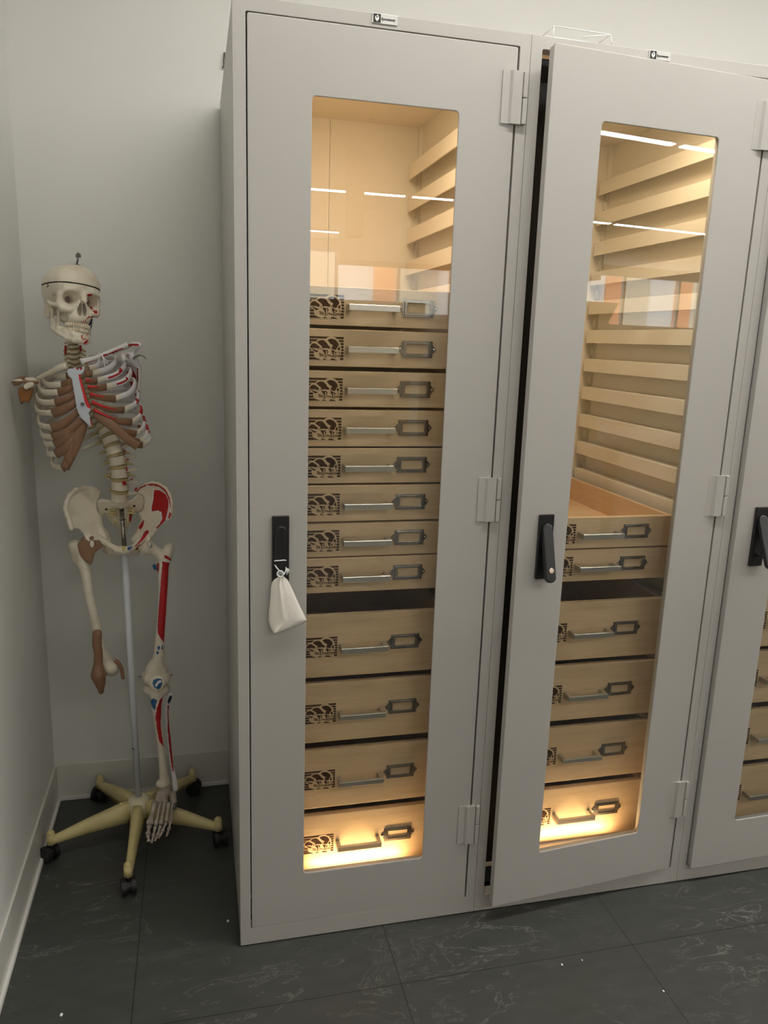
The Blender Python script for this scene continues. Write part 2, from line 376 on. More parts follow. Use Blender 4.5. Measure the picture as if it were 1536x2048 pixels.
def holder_mesh():
    bm = bm_new(); w, h = .0365, .0185
    outer = rrect(-w, w, -h, h, .001, 2); inner = rrect(-w+.0095, w-.0095, -h+.008, h-.006)
    ears = []
    for s in (-1, 1):
        ears.append([(s*(w-.002), -.009), (s*(w+.003), -.008), (s*(w+.0035), -.005), (s*(w+.008), -.002), (s*(w+.0085), .002), (s*(w+.005), .005), (s*(w+.003), .008), (s*(w-.002), .009)])
    plate_bm(bm, [outer, inner], -.0022, 0, 0, .0006)
    plate_bm(bm, [rrect(-w+.004, w-.004, -h+.0035, h-.003), inner], -.0045, -.0015, 0, .0008)
    for e in ears: plate_bm(bm, [e], -.0018, 0, 0, .0004)
    for s in (-1, 1): bmesh.ops.create_uvsphere(bm, u_segments=10, v_segments=6, radius=.0024, matrix=Matrix.Translation((s*(w+.004), -.002, 0)))
    me = bpy.data.meshes.new('label_holder'); bm.to_mesh(me); bm.free(); me.materials.append(M['bronze']); return me
HOLDER = holder_mesh()
def drawer(parent, z0, z1, dx=0, dy=0):
    bm = bm_new(); h = z1-z0; x0, x1 = DRX0, DRX1
    bx(bm, x0, x1, 0, .016, 0, h, .0012)
    bx(bm, x0, x0+.013, .016, .612, .004, h-.004); bx(bm, x1-.013, x1, .016, .612, .004, h)
    bx(bm, x0+.013, x1-.013, .599, .612, .004, h); bx(bm, x0+.013, x1-.013, .016, .599, .004, .012)
    d = done(bm, 'drawer', 'wood', parent, (dx, DRY+dy, z0))
    zc = h/2 - .002
    for nm, me, x in (('bar_handle', HANDLE, .3085), ('label_holder', HOLDER, .4175), ('engraved_logo', LOGO, .2450)):
        o = bpy.data.objects.new(nm, me); C.objects.link(o); o.parent = d; o.location = (x, 0, zc + (.004 if nm == 'label_holder' else 0))
        if nm == 'label_holder': o['label'] = 'pewter card frame'
        if nm == 'engraved_logo': o['label'] = 'dark burnt mushroom emblem'
    return d
def latch(parent, x, y, ang):
    p = empty('latch', (x, y, 0), parent=parent)
    bm = bm_new(); plate_bm(bm, [rrect(-.018, .018, .952, 1.107, .0012, 2)], -.008, 0, 0, .001)
    plate_bm(bm, [rrect(-.0125, .0125, .957, 1.087, .0124, 6), rrect(-.0113, .0113, .9582, 1.0858, .0112, 6)], -.0088, -.007, 0)
    done(bm, 'latch_plate', 'black', p)
    bm = bm_new(); plate_bm(bm, [rrect(-.0105, .0105, -.124, .010, .0104, 8)], -.0065, .0065, 0, .003)
    l = done(bm, 'latch_lever', 'black', p, (0, -.009 if ang else -.0075, 1.074)); l.rotation_euler = (-ang, 0, 0)
    bm = bm_new(); cyl(bm, (0, -.0062, -.098), (0, -.0095, -.098), .0062, n=24); k = done(bm, 'keyhole', 'chrome', l); k['label'] = 'round chrome lock'
    if ang > .2:
        bm = bm_new(); bx(bm, -.006, .006, -.034, 0, .978, .986, .001); done(bm, 'latch_link', 'black', p)
    return p
def hinge(parent, z0, z1):
    bm = bm_new(); P = [(.558, 0), (.558, -.003), (.574, -.0035), (.579, -.0085), (.601, -.0085), (.601, 0)]
    a = [bm.verts.new((x, y, z0)) for x, y in P]; b = [bm.verts.new((x, y, z1)) for x, y in P]; n = len(P)
    for k in range(n): bm.faces.new((a[k], a[(k+1) % n], b[(k+1) % n], b[k]))
    bm.faces.new(a); bm.faces.new(b)
    zm = (z0+z1)/2
    for lo, hi in ((z0, zm-.0006), (zm+.0006, z1)):
        bx(bm, .6028, .6135, -.0105, 0, lo, hi, .002)
    return done(bm, 'hinge', 'steel', parent)
def badge(parent, x, y, z):
    b = empty('maker_badge', (x, y, z), parent=parent); b['label'] = 'small silver and black name plate'
    bm = bm_new(); plate_bm(bm, [rrect(-.0258, .0258, -.0085, .0085, .0008, 2)], -.0018, 0, 0, .0004); done(bm, 'plate', 'badge', b)
    bm = bm_new(); plate_bm(bm, [rrect(-.0236, -.0086, -.0078, .0078)], -.0022, -.0014, 0)
    plate_bm(bm, [[(-.0205, .004), (-.0160, .0), (-.0122, .004), (-.0122, -.0018), (-.0160, -.0062), (-.0200, -.002)]], -.0026, -.0020, 1)
    plate_bm(bm, [[(-.0180, .0035), (-.0150, .0066), (-.0132, .0032), (-.0158, .0025)]], -.0026, -.0020, 1)
    done(bm, 'emblem', ['blackprint', 'whiteprint'], b)
    me = text_mesh('Spacesaver', .0066, 'blackprint', .0002, .00012); me.materials.clear()
    t = link('lettering', me, 'blackprint', b, (-.0075, -.0021, -.0022)); t.rotation_euler = (math.pi/2, 0, 0)
def cabinet(idx, ang, latch_ang, uppers, lit, label):
    cab = empty('display_cabinet', (idx*CW, 0, 0)); tag(cab, label, 'cabinet', 'row of tall display cabinets')
    g = .0011
    a, b = g, CW-g
    bm = bm_new()
    for x0, x1 in ((a, a+.0015), (b-.0015, b)): bx(bm, x0, x1, .02, CD, Z0, CH)
    done(bm, 'side_panel', 'steel', cab)
    bm = bm_new(); bx(bm, a+.0015, b-.0015, .02, CD, CH-.004, CH); done(bm, 'top_panel', 'steel', cab)
    bm = bm_new(); bx(bm, a+.0015, b-.0015, CD-.003, CD-.0015, Z0, CH-.004); done(bm, 'back_sheet', 'steel', cab)
    # front frame
    bm = bm_new(); plate_bm(bm, [rrect(a, b, Z0, CH, .001, 2), rrect(.025, .5945, .0495, 2.1062, .004, 3)], 0, .02, 0, .0008)
    bm2 = bm_new(); bx(bm2, .0255, .088, .036, .042, .06, 2.10); gk = done(bm2, 'door_gasket', 'black', cab); gk['label'] = 'black door seal'
    # return flanges around the opening
    for q in ((.022, .025, .02, .032, .05, 2.106), (.5945, .598, .02, .032, .05, 2.106), (.022, .598, .02, .032, .0465, .0495), (.022, .598, .02, .032, 2.106, 2.1095)): bx(bm, *q)
    done(bm, 'front_frame', 'steel', cab)
    # liner: floor, ceiling, sides, back in warm cream
    bm = bm_new(); bx(bm, .022, .598, .033, .71, .110, .1215)
    for x in (.16, .31, .46): cyl(bm, (x, .062, .1215), (x, .062, .1222), .0045, n=12)
    done(bm, 'cabinet_floor', 'inner', cab)
    bm = bm_new(); bx(bm, .022, .598, .033, .71, 2.1095, 2.115)
    for x in (.2, .42): cyl(bm, (x, .66, 2.1095), (x, .66, 2.104), .004, n=12)
    done(bm, 'cabinet_ceiling', 'inner', cab)
    bm = bm_new(); bx(bm, .022, .3085, .700, .706, .1215, 2.1095); bx(bm, .3095, .598, .700, .706, .1215, 2.1095); done(bm, 'back_panel', 'inner', cab)
    for s, (x0, x1) in enumerate(((.030, .036), (.584, .590))):
        bm = bm_new(); bx(bm, x0, x1, .034, .70, .1215, 2.1095)
        xa, xb = (x1, x1+.012) if s == 0 else (x0-.012, x0)
        bx(bm, xa, xb, .688, .699, .1215, 2.1095)
        for k in range(24):      # slots in the rear post
            z = .95+k*.0453
            f = (xb if s == 0 else xa)
            bx(bm, f-.0004, f+.0004, .6905, .6925, z, z+.022, mi=1)
        done(bm, 'side_liner', ['inner', 'dark'], cab)
    # drawer runners, every one a bent strip
    z = .1215+.9737-.0405
    ztop = 1.0958 - 9*.0905  # lower runners are unseen, added to stop light leaking down beside the drawers
    k = 0; nr = 0
    while ztop + k*.0905 < 2.09:
        zt = ztop + k*.0905; k += 1
        for s in (0, 1):
            bm = bm_new()
            if s: bx(bm, .544, .548, .10, .683, zt-.0405, zt, .0006); bx(bm, .547, .585, .10, .683, zt-.003, zt, 0); 
            else: bx(bm, .072, .076, .10, .683, zt-.0405, zt, .0006); bx(bm, .035, .073, .10, .683, zt-.003, zt, 0)
            r = done(bm, 'drawer_runner', 'inner', cab); nr += 1
    for z0, z1 in uppers + DR_LO: drawer(cab, z0, z1, random.uniform(-.0012, .0012), random.uniform(-.0015, .0015))
    badge(cab, .3005, -.0001, 2.1215)
    # door, hinged at its right edge
    hx = .588
    d = empty('door', (hx, 0, 0), (0, 0, math.radians(ang)), parent=cab)
    bm = bm_new()
    plate_bm(bm, [rrect(DX0-hx, DX1-hx, DZ0, DZ1, .003, 3), rrect(WX0-hx, WX1-hx, WZ0, WZ1, .010, 6)], 0, .005, 0, .0016)
    plate_bm(bm, [rrect(DX0-hx+.0003, DX1-hx-.0003, DZ0+.0003, DZ1-.0003, .003, 3), rrect(DX0-hx+.03, DX1-hx-.02, DZ0+.025, DZ1-.025)], .0035, .0215, 0, 0)
    plate_bm(bm, [rrect(DX0-hx+.03, DX1-hx-.02, DZ0+.025, DZ1-.025), rrect(WX0-hx-.012, WX1-hx+.016, WZ0-.014, WZ1+.012, .01, 4)], .021, .034, 0, .001)
    lf = done(bm, 'door_leaf', 'steel', d)
    bm = bm_new(); plate_bm(bm, [rrect(WX0-hx-.010, WX1-hx+.010, WZ0-.010, WZ1+.010)], .0055, .0095); done(bm, 'glass_pane', 'glass', d)
    latch(d, .096-hx, -.0002, latch_ang)
    for z0, z1 in ((1.9535, 2.0565), (1.084, 1.189), (.218, .327)): hinge(cab, z0, z1)
    if lit:
        for nm, x0, x1, y0, y1, z0, z1 in (('lamp_strip', .20, .42, .035, .046, .1222, .1262), ('lamp_strip', .15, .47, .040, .056, 2.088, 2.094)):
            box(nm, 'steel', x0, x1, y0, y1, z0, z1, cab)
        def area(nm, x, y, z, sx, sy, w, rot, spread):
            l = bpy.data.lights.new(nm, 'AREA'); l.shape = 'RECTANGLE'; l.size = sx; l.size_y = sy; l.energy = w; l.color = (1, .69, .36) if z < 1 else (1, .76, .50); l.spread = math.radians(spread)
            o = bpy.data.objects.new(nm, l); C.objects.link(o); o.parent = cab; o.location = (x, y, z); o.rotation_euler = rot; return o
        area('cabinet_lamp', .31, .043, .1275, .25, .008, LED_BOTTOM, (math.radians(165), 0, 0), 150)
        area('cabinet_lamp', .31, .052, 2.086, .32, .012, LED_TOP, (math.radians(28), 0, 0), 140)
    return cab
cabinet(0, 0, 0, DR_UP, True, 'leftmost tall greige display cabinet with eight shallow and four deep drawers behind closed glass door')
cabinet(1, 5.0, math.radians(16), DR_UP[6:], True, 'middle tall greige display cabinet, warm lit, its glass door slightly ajar over bare runners')
cabinet(2, 1.7, math.radians(24), [], False, 'rightmost tall greige display cabinet, unlit inside, cut off by the picture edge')
# added slab under the row, its dark colour standing in for the gap's shadow
struct(box('gap_shade', 'dark', .004, 3*CW-.004, .02, CD-.02, 0, Z0))

# ---------------------------------------------------------------- signed distance modelling for the bones
def smin(a, b, k):
    h = np.clip(.5+.5*(b-a)/k, 0, 1); return b*(1-h)+a*h-k*h*(1-h)
def smax(a, b, k): return -smin(-a, -b, k)
def ell(P, c, r, R=None):
    q = P-np.array(c)
    if R is not None: q = q@R
    q = q/np.array(r); k0 = np.sqrt((q*q).sum(-1))+1e-9; k1 = np.sqrt(((q/np.array(r))**2).sum(-1))+1e-9
    return k0*(k0-1)/k1
def cone(P, a, b, ra, rb):
    a = np.asarray(a, float); b = np.asarray(b, float); ab = b-a; t = np.clip(((P-a)@ab)/(ab@ab+1e-12), 0, 1)
    return np.linalg.norm(P-(a+t[..., None]*ab), axis=-1)-(ra+(rb-ra)*t)
def chain(P, pts, rs, k=.004):
    d = None
    for i in range(len(pts)-1):
        c = cone(P, pts[i], pts[i+1], rs[i], rs[i+1]); d = c if d is None else smin(d, c, k)
    return d
def poly2(X, Z, V):
    V = np.asarray(V, float); n = len(V); d = np.full(X.shape, 1e9); s = np.ones(X.shape)
    for i in range(n):
        a, b = V[i], V[i-1]; e = b-a; wx, wz = X-a[0], Z-a[1]
        t = np.clip((wx*e[0]+wz*e[1])/(e@e+1e-15), 0, 1); d = np.minimum(d, (wx-e[0]*t)**2+(wz-e[1]*t)**2)
        c1 = Z >= a[1]; c2 = Z < b[1]; c3 = e[0]*wz > e[1]*wx
        m = (c1 & c2 & c3) | (~c1 & ~c2 & ~c3); s = np.where(m, -s, s)
    return s*np.sqrt(d)
def sheet(P, V3, t, k=.004, curve=None):
    """curved plate whose outline passes through the 3D points V3 (x, z outline; y fitted)"""
    V3 = np.asarray(V3); x, z = V3[:, 0]-V3[:, 0].mean(), V3[:, 2]-V3[:, 2].mean()
    A = np.stack([np.ones_like(x), x, z, x*x, x*z, z*z], 1); reg = np.diag([0, 0, 0, 1e-7, 1e-7, 1e-7])
    c = np.linalg.solve(A.T@A+reg, A.T@V3[:, 1])
    X, Z = P[..., 0]-V3[:, 0].mean(), P[..., 2]-V3[:, 2].mean()
    Y = c[0]+c[1]*X+c[2]*Z+c[3]*X*X+c[4]*X*Z+c[5]*Z*Z
    d2 = poly2(P[..., 0], P[..., 2], V3[:, [0, 2]])
    return smax(d2, np.abs(P[..., 1]-Y)-t, k)
def surf(fn, lo, hi, h):
    lo = np.asarray(lo, float); hi = np.asarray(hi, float); n = np.ceil((hi-lo)/h).astype(int)+1
    g = [lo[i]+h*np.arange(n[i]) for i in range(3)]; F = np.empty(n, np.float32)
    st = max(1, int(400000/(n[1]*n[2])))
    for i in range(0, n[0], st):
        P = np.stack(np.meshgrid(g[0][i:i+st], g[1], g[2], indexing='ij'), -1); F[i:i+st] = fn(P)
    for ax in range(3):
        sl = [slice(None)]*3
        for e in (0, -1): sl[ax] = e; F[tuple(sl)] = np.maximum(F[tuple(sl)], 1e-3)
    I = F < 0; nc = n-1
    acc = np.zeros((*nc, 3), np.float32); cnt = np.zeros(nc, np.float32)
    for ax in range(3):
        a = [slice(None)]*3; b = [slice(None)]*3; a[ax] = slice(0, -1); b[ax] = slice(1, None)
        A, B = F[tuple(a)], F[tuple(b)]; cr = (A < 0) != (B < 0)
        t = np.where(cr, A/np.where(cr, A-B, 1), 0)
        o1, o2 = [q for q in range(3) if q != ax]
        for d1 in (0, 1):
            for d2 in (0, 1):
                sl = [slice(None)]*3; sl[o1] = slice(d1, d1+nc[o1]); sl[o2] = slice(d2, d2+nc[o2])
                c = cr[tuple(sl)]; tt = t[tuple(sl)]; cnt += c
                acc[..., ax] += np.where(c, tt, 0); acc[..., o1] += np.where(c, d1, 0); acc[..., o2] += np.where(c, d2, 0)
    act = cnt > 0; idx = -np.ones(nc, np.int64); idx[act] = np.arange(act.sum())
    ijk = np.stack(np.nonzero(act), 1); V = lo + h*(ijk + acc[act]/cnt[act][:, None])
    Q = []
    for ax in range(3):
        a = [slice(None)]*3; b = [slice(None)]*3; a[ax] = slice(0, -1); b[ax] = slice(1, None)
        A, B = I[tuple(a)], I[tuple(b)]; o1, o2 = [(1, 2), (2, 0), (0, 1)][ax]
        for flip, msk in ((0, A & ~B), (1, ~A & B)):
            e = np.stack(np.nonzero(msk), 1); e = e[(e[:, o1] > 0) & (e[:, o2] > 0) & (e[:, o1] < nc[o1]) & (e[:, o2] < nc[o2])]
            def g_(s1, s2): q = e.copy(); q[:, o1] -= s1; q[:, o2] -= s2; return idx[q[:, 0], q[:, 1], q[:, 2]]
            q = np.stack([g_(1, 1), g_(0, 1), g_(0, 0), g_(1, 0)], 1); Q.append(q[:, ::-1] if flip else q)
    Q = np.concatenate(Q); Q = Q[(Q >= 0).all(1)]
    return V, Q
def bone(name, fn, lo, hi, h, mats, parent, rules=(), xf=None, relax=1):
    V, Q = surf(fn, lo, hi, h)
    for _ in range(relax):
        s = np.zeros_like(V); c = np.zeros(len(V))
        for i in range(4):
            for j in (1, 3): np.add.at(s, Q[:, i], V[Q[:, (i+j) % 4]]); np.add.at(c, Q[:, i], 1)
        V = .5*V + .5*s/np.maximum(c, 1)[:, None]
    if xf is not None: L = V; V = xf(V)
    me = bpy.data.meshes.new(name); me.from_pydata(V.tolist(), [], Q.tolist())
    ce = V[Q].mean(1); cp = pix(ce)
    nrm = np.cross(V[Q[:, 1]]-V[Q[:, 0]], V[Q[:, 3]]-V[Q[:, 0]]); front = (nrm*(CAM-ce)).sum(1) > 0
    mi = np.zeros(len(Q), int)
    for r in rules:
        if callable(r[0]): m = r[0](L[Q].mean(1) if xf is not None else ce)
        else: m = (poly2(cp[:, 0], cp[:, 1], r[0]) < 0) & front
        mi[m] = r[1]
    me.polygons.foreach_set('material_index', mi.astype(np.int32)); me.polygons.foreach_set('use_smooth', np.ones(len(Q), bool))
    me.update(); return link(name, me, mats, parent)
def z5(L, o=(20, 670), s=5.12): return [(o[0]+x/s, o[1]+y/s) for x, y in L]          # readings from enlarged views of the photo
def z3(L): return z5(L, (100, 930))
def z4(L): return z5(L, (60, 1280), 3.657)
def z1(L): return z5(L, (0, 480), 4.267)
def zk(L): return z5(L, (60, 490), 9.035)
def P3(L, Y): return [at(x, y, Y if not isinstance(Y, (list, tuple)) else Y[i]) for i, (x, y) in enumerate(L)]
def bbox(pts, m): p = np.asarray(pts); return p.min(0)-m, p.max(0)+m

# ---------------------------------------------------------------- the anatomical skeleton on its wheeled stand
HY = .505
hubtop = at(277, 1592, HY)
sk = empty('anatomical_skeleton', (hubtop[0], HY, 0))
tag(sk, 'armless teaching skeleton, one side painted red, on a five legged wheeled stand', 'skeleton')
# children are modelled in place; undo the root offset
bpy.context.view_layer.update(); INV = sk.matrix_world.inverted()
def fix(o): o.matrix_parent_inverse = INV; return o
class _K:      # parent shim: parts attach to the root with the inverse set
    pass
_link0 = link
def link(name, me, mats, parent=None, loc=None):
    o = _link0(name, me, mats, parent, loc)
    if parent is sk: o.matrix_parent_inverse = INV
    return o
def subp(o, par): o.parent = par; o.matrix_parent_inverse = Matrix.Identity(4); return o

# stand
def stand():
    hb = hubtop
    bm = bm_new()
    prof = [(.0, .0), (.030, .0), (.034, .01), (.034, .05), (.030, .062), (.022, .068), (.012, .069), (.0, .069)]
    N = 32; rings = []
    for r, z in prof[1:-1]: rings.append([bm.verts.new((hb[0]+r*math.cos(2*math.pi*j/N), HY+r*math.sin(2*math.pi*j/N), hb[2]-.069+z)) for j in range(N)])
    for A, B in zip(rings, rings[1:]):
        for j in range(N): bm.faces.new((A[j], A[(j+1) % N], B[(j+1) % N], B[j]))
    bm.faces.new(rings[0]); bm.faces.new(rings[-1]); h = done(bm, 'hub', 'hub', sk, smooth=True)
    bm = bm_new(); kx, ky = hb[0]-.040, HY-.012; cyl(bm, (hb[0]-.03, HY-.01, hb[2]-.02), (kx-.008, ky, hb[2]-.017), .005); cyl(bm, (kx-.006, ky, hb[2]-.017), (kx-.014, ky-.002, hb[2]-.016), .0085, n=6)
    subp(done(bm, 'knob', 'ivory'), h)
    for a in (195, 267, 339, 51, 123):
        t = math.radians(a); d = np.array([math.cos(t), math.sin(t)]); nn = np.array([-d[1], d[0]]); bm = bm_new()
        sec = [(.026, hb[2]-.067, hb[2]-.010, .020), (.055, hb[2]-.068, hb[2]-.014, .0195), (.15, .062, .100, .014), (.235, .054, .076, .0115), (.252, .053, .073, .0115)]
        rs = []
        for r, zb, zt, w in sec:
            c = np.array([hb[0], HY])+d*r
            q = [(-w*1.0, zb), (w*1.0, zb), (w*.92, zb+(zt-zb)*.45), (w*.62, zt-.003), (w*.3, zt), (-w*.3, zt), (-w*.62, zt-.003), (-w*.92, zb+(zt-zb)*.45)]
            rs.append([bm.verts.new((c[0]+nn[0]*u, c[1]+nn[1]*u, z)) for u, z in q])
        for A, B in zip(rs, rs[1:]):
            for j in range(8): bm.faces.new((A[j], A[(j+1) % 8], B[(j+1) % 8], B[j]))
        bm.faces.new(rs[0]); bm.faces.new(rs[-1])
        tip = np.array([hb[0], HY])+d*.247
        cyl(bm, (*tip, .052), (*tip, .083), .0125, .0115, 16); bmesh.ops.create_uvsphere(bm, u_segments=16, v_segments=8, radius=.0115, matrix=Matrix.Translation((*tip, .083)))
        L = done(bm, 'leg', 'ivory', sk, smooth=False)
        for p in L.data.polygons: p.use_smooth = len(p.vertices) == 4
        bm = bm_new(); cc = tip+d*.006
        ax = nn*.5+d*.86 if a != 267 else np.array([1, .2]); ax = ax/np.linalg.norm(ax)
        for s in (-1, 1):
            c = cc+ax*s*.0125; e = ax*.0065; cyl(bm, (*(c-e), .0235), (*(c+e), .0235), .0235, n=28)
        cyl(bm, (*(cc-ax*.014), .0235), (*(cc+ax*.014), .0235), .015, n=16)
        cyl(bm, (*tip, .03), (*tip, .054), .008, n=12)
        f = np.array([-ax[1], ax[0]])
        subp(done(bm, 'caster', 'rubber'), L)
    base = np.array([hb[0], HY, hb[2]-.03]); top = at(249.5, 1106, .475)
    bm = bm_new(); tube(bm, [base, base+(top-base)*.5, top], .0093, 20); po = done(bm, 'pole', 'pole', sk)
    q = at(269.5, 1497, HY-.012); bm = bm_new(); tube(bm, [q+[-.0085, 0, .002], q+[0, -.003, -.001], q+[.008, .001, .003]], [.001, .0022, .001], 6)
    subp(done(bm, 'scuff_mark', 'blackprint'), po)
    r0, r1 = at(249, 1096, .478), at(243, 1019, .515)
    bm = bm_new(); tube(bm, [r0, (r0+r1)/2, r1], .0062, 16); k = r0+(r1-r0)*.74
    cyl(bm, k-(r1-r0)*.01, k+(r1-r0)*.012, .0105, n=6); cyl(bm, r1-(r1-r0)*.01, r1+(r1-r0)*.02, .0085, n=6)
    done(bm, 'steel_rod', 'bronze', sk)
stand()

# skull in its own frame: x viewer's right, y backwards, z up
def skull_frame():
    yaw, pit, rol = math.radians(30), math.radians(-8), math.radians(9)
    Rz = np.array([[math.cos(yaw), -math.sin(yaw), 0], [math.sin(yaw), math.cos(yaw), 0], [0, 0, 1]])
    Rx = np.array([[1, 0, 0], [0, math.cos(pit), -math.sin(pit)], [0, math.sin(pit), math.cos(pit)]])
    Ry = np.array([[math.cos(rol), 0, math.sin(rol)], [0, 1, 0], [-math.sin(rol), 0, math.cos(rol)]])
    return Ry@Rz@Rx
SR = skull_frame(); SS = .905; SO = at(163.5, 600, .43) - (np.array([0, -.060, -.002])*SS)@SR.T
def sx(V): return (V*SS)@SR.T + SO
def skull():
    def f(P):
        A = P.copy(); A[..., 0] = np.abs(A[..., 0])        # mirror symmetric
        d = ell(A, (0, .020, .040), (.071, .088, .058))
        d = smin(d, ell(A, (0, -.030, .042), (.052, .040, .044)), .03)
        d = smin(d, ell(A, (0, .050, .010), (.056, .052, .050)), .03)
        d = smin(d, ell(A, (0, -.040, -.020), (.036, .030, .045)), .012)          # mid face
        d = smin(d, chain(A, [(0, -.066, .016), (.022, -.068, .022), (.042, -.058, .019), (.052, -.044, .006)], [.009, .008, .0075, .007]), .010)  # brow
        d = smin(d, chain(A, [(.052, -.044, .006), (.054, -.042, -.018), (.046, -.048, -.031), (.030, -.058, -.034)], [.0055, .0068, .0095, .0085]), .007)   # cheek
        d = smin(d, chain(A, [(.054, -.040, -.024), (.065, -.016, -.022), (.064, .008, -.016)], [.0062, .0042, .005]), .005)  # arch
        d = smin(d, chain(A, [(0, -.068, .008), (0, -.078, -.006), (0, -.081, -.012)], [.010, .007, .0055]), .007)             # nasal bones
        d = smin(d, ell(A, (0, -.043, -.052), (.032, .031, .021)), .010)          # upper jaw
        d = smin(d, ell(A, (.042, -.034, -.003), (.015, .022, .024)), .006)
        d = smin(d, ell(A, (.016, -.006, -.040), (.024, .034, .026)), .006)
        d = smin(d, ell(A, (.054, .030, -.034), (.011, .013, .024)), .010)        # mastoid
        d = smin(d, ell(A, (0, .050, -.020), (.045, .045, .020)), .02)
        d = smax(d, -ell(A, (.0305, -.066, -.003), (.0198, .032, .0178)), .004)   # orbits
        d = smax(d, -ell(A, (.026, -.045, -.004), (.010, .034, .010)), .004)
        d = smax(d, -ell(A, (.078, -.020, .004), (.012, .022, .022)), .010)       # temporal hollow
        d = smax(d, -ell(A, (.051, -.006, -.020), (.0080, .016, .028)), .004)      # behind the arch
        d = smax(d, -ell(A, (.0062, -.078, -.033), (.0078, .024, .0145)), .0022)  # nose
        d = smax(d, -ell(A, (.0045, -.078, -.021), (.0058, .022, .012)), .002)
        d = smin(d, chain(A, [(0, -.066, -.018), (0, -.067, -.045)], [.0013, .0016]), .001)
        d = smax(d, -ell(A, (.036, -.030, -.052), (.012, .020, .014)), .005)       # hollow above the molars
        # saw cut round the cap
        cut = np.abs(P[..., 2]-(.035-.03*P[..., 1]))-.0008
        d = smax(d, -np.maximum(cut, -(d+.004)), .0008)
        return d
    cutf = lambda c: (np.abs(c[:, 2]-(.035-.03*c[:, 1])) < .0017)
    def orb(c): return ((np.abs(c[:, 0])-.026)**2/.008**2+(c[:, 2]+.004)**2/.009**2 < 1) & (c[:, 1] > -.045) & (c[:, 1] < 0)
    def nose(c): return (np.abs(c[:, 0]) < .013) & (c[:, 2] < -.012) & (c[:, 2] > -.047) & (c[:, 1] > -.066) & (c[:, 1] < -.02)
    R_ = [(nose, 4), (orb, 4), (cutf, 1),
          (zk([(1030, 900), (1045, 885), (1120, 880), (1128, 905), (1110, 925), (1040, 932)]), 2),
          (zk([(1070, 1120), (1110, 1110), (1140, 1150), (1130, 1175), (1090, 1150)]), 2), (zk([(1140, 1180), (1210, 1185), (1225, 1215), (1205, 1245), (1170, 1240), (1130, 1195)]), 2),
          (zk([(1015, 1335), (1060, 1290), (1165, 1288), (1165, 1305), (1070, 1310), (1025, 1345)]), 2), (zk([(1175, 1325), (1235, 1300), (1265, 1210), (1280, 1260), (1240, 1335), (1190, 1345)]), 2),
          (zk([(930, 1380), (948, 1380), (945, 1425), (930, 1425)]), 2), (zk([(965, 1365), (978, 1362), (985, 1420), (970, 1425)]), 2), (zk([(990, 1350), (1005, 1345), (1022, 1410), (1008, 1415)]), 2)]
    o = bone('skull', f, (-.080, -.092, -.082), (.080, .118, .122), .0016, ['bone', 'ink', 'red', 'navy', 'bonedark'], sk, R_, sx)
    # hook, screw on top
    bm = bm_new(); t0 = at(153.5, 530, .475); t1 = at(156.5, 512, .475)
    tube(bm, [t0, t1], .0022, 10); cyl(bm, t0-[0, 0, .001], t0+[0, 0, .0012], .0075, n=16); cyl(bm, t1-[.006, 0, 0], t1+[.006, 0, .001], .0042, n=10)
    bmesh.ops.create_uvsphere(bm, u_segments=10, v_segments=8, radius=.004, matrix=Matrix.Translation(t1+[0, 0, .0045])); subp(done(bm, 'top_screw', 'darksteel'), o)
    bm = bm_new(); tube(bm, [at(96, 564, .44), at(95, 568, .435), at(97, 571, .435), at(94, 574, .44)], .0011, 6); subp(done(bm, 'cap_clasp', 'ink'), o)
    # teeth
    for nm, z, zz in (('upper_teeth', -.0720, .0070), ('lower_teeth', -.0850, .0066)):
        bm = bm_new()
        for s in (-1, 1):
            for k in range(8):
                th = math.radians(6+12.5*k) if k < 7 else math.radians(6+12.3*k); a, b = (.0280, .0355) if nm == 'upper_teeth' else (.0260, .0335)
                c = np.array([s*a*math.sin(th), -.037-b*math.cos(th)+.0, z]); w = (.0044, .0034, .0036, .0036, .0038, .0048, .0048, .0045)[k]
                mt = Matrix.Translation(c) @ Matrix.Rotation(s*th, 4, 'Z') @ Matrix.Diagonal((w*.93, .0036+.0003*k, zz, 1))
                bmesh.ops.create_uvsphere(bm, u_segments=10, v_segments=8, radius=1, matrix=mt)
        for v in bm.verts: v.co = Vector(sx(np.array([v.co[:]]))[0])
        t = done(bm, nm, 'tooth', smooth=True); subp(t, o)
    def g(P):
        A = P.copy(); A[..., 0] = np.abs(A[..., 0])
        d = chain(A, [(0, -.067, -.114), (.016, -.063, -.113), (.030, -.045, -.108), (.043, -.016, -.096), (.048, .004, -.084)], [.0085, .0080, .0065, .0055, .0060], .006)
        d = smin(d, chain(A, [(0, -.066, -.100), (.018, -.060, -.099), (.028, -.040, -.094), (.040, -.012, -.082)], [.0070, .0065, .0060, .005], .006), .008)
        d = smin(d, chain(A, [(0, -.064, -.090), (.018, -.057, -.090), (.0265, -.036, -.086), (.036, -.014, -.078)], [.0055, .0055, .0055, .0045], .004), .006)
        ram = chain(A, [(.048, .004, -.084), (.051, .006, -.060), (.053, .006, -.036)], [.0052, .0045, .0058], .004)
        ram = smin(ram, chain(A, [(.043, -.016, -.082), (.046, -.021, -.058), (.047, -.022, -.036)], [.0048, .0040, .0030], .004), .012)
        ram = smin(ram, chain(A, [(.046, -.005, -.088), (.049, -.004, -.062)], [.0045, .0035], .004), .010)
        return smin(d, ram, .007)
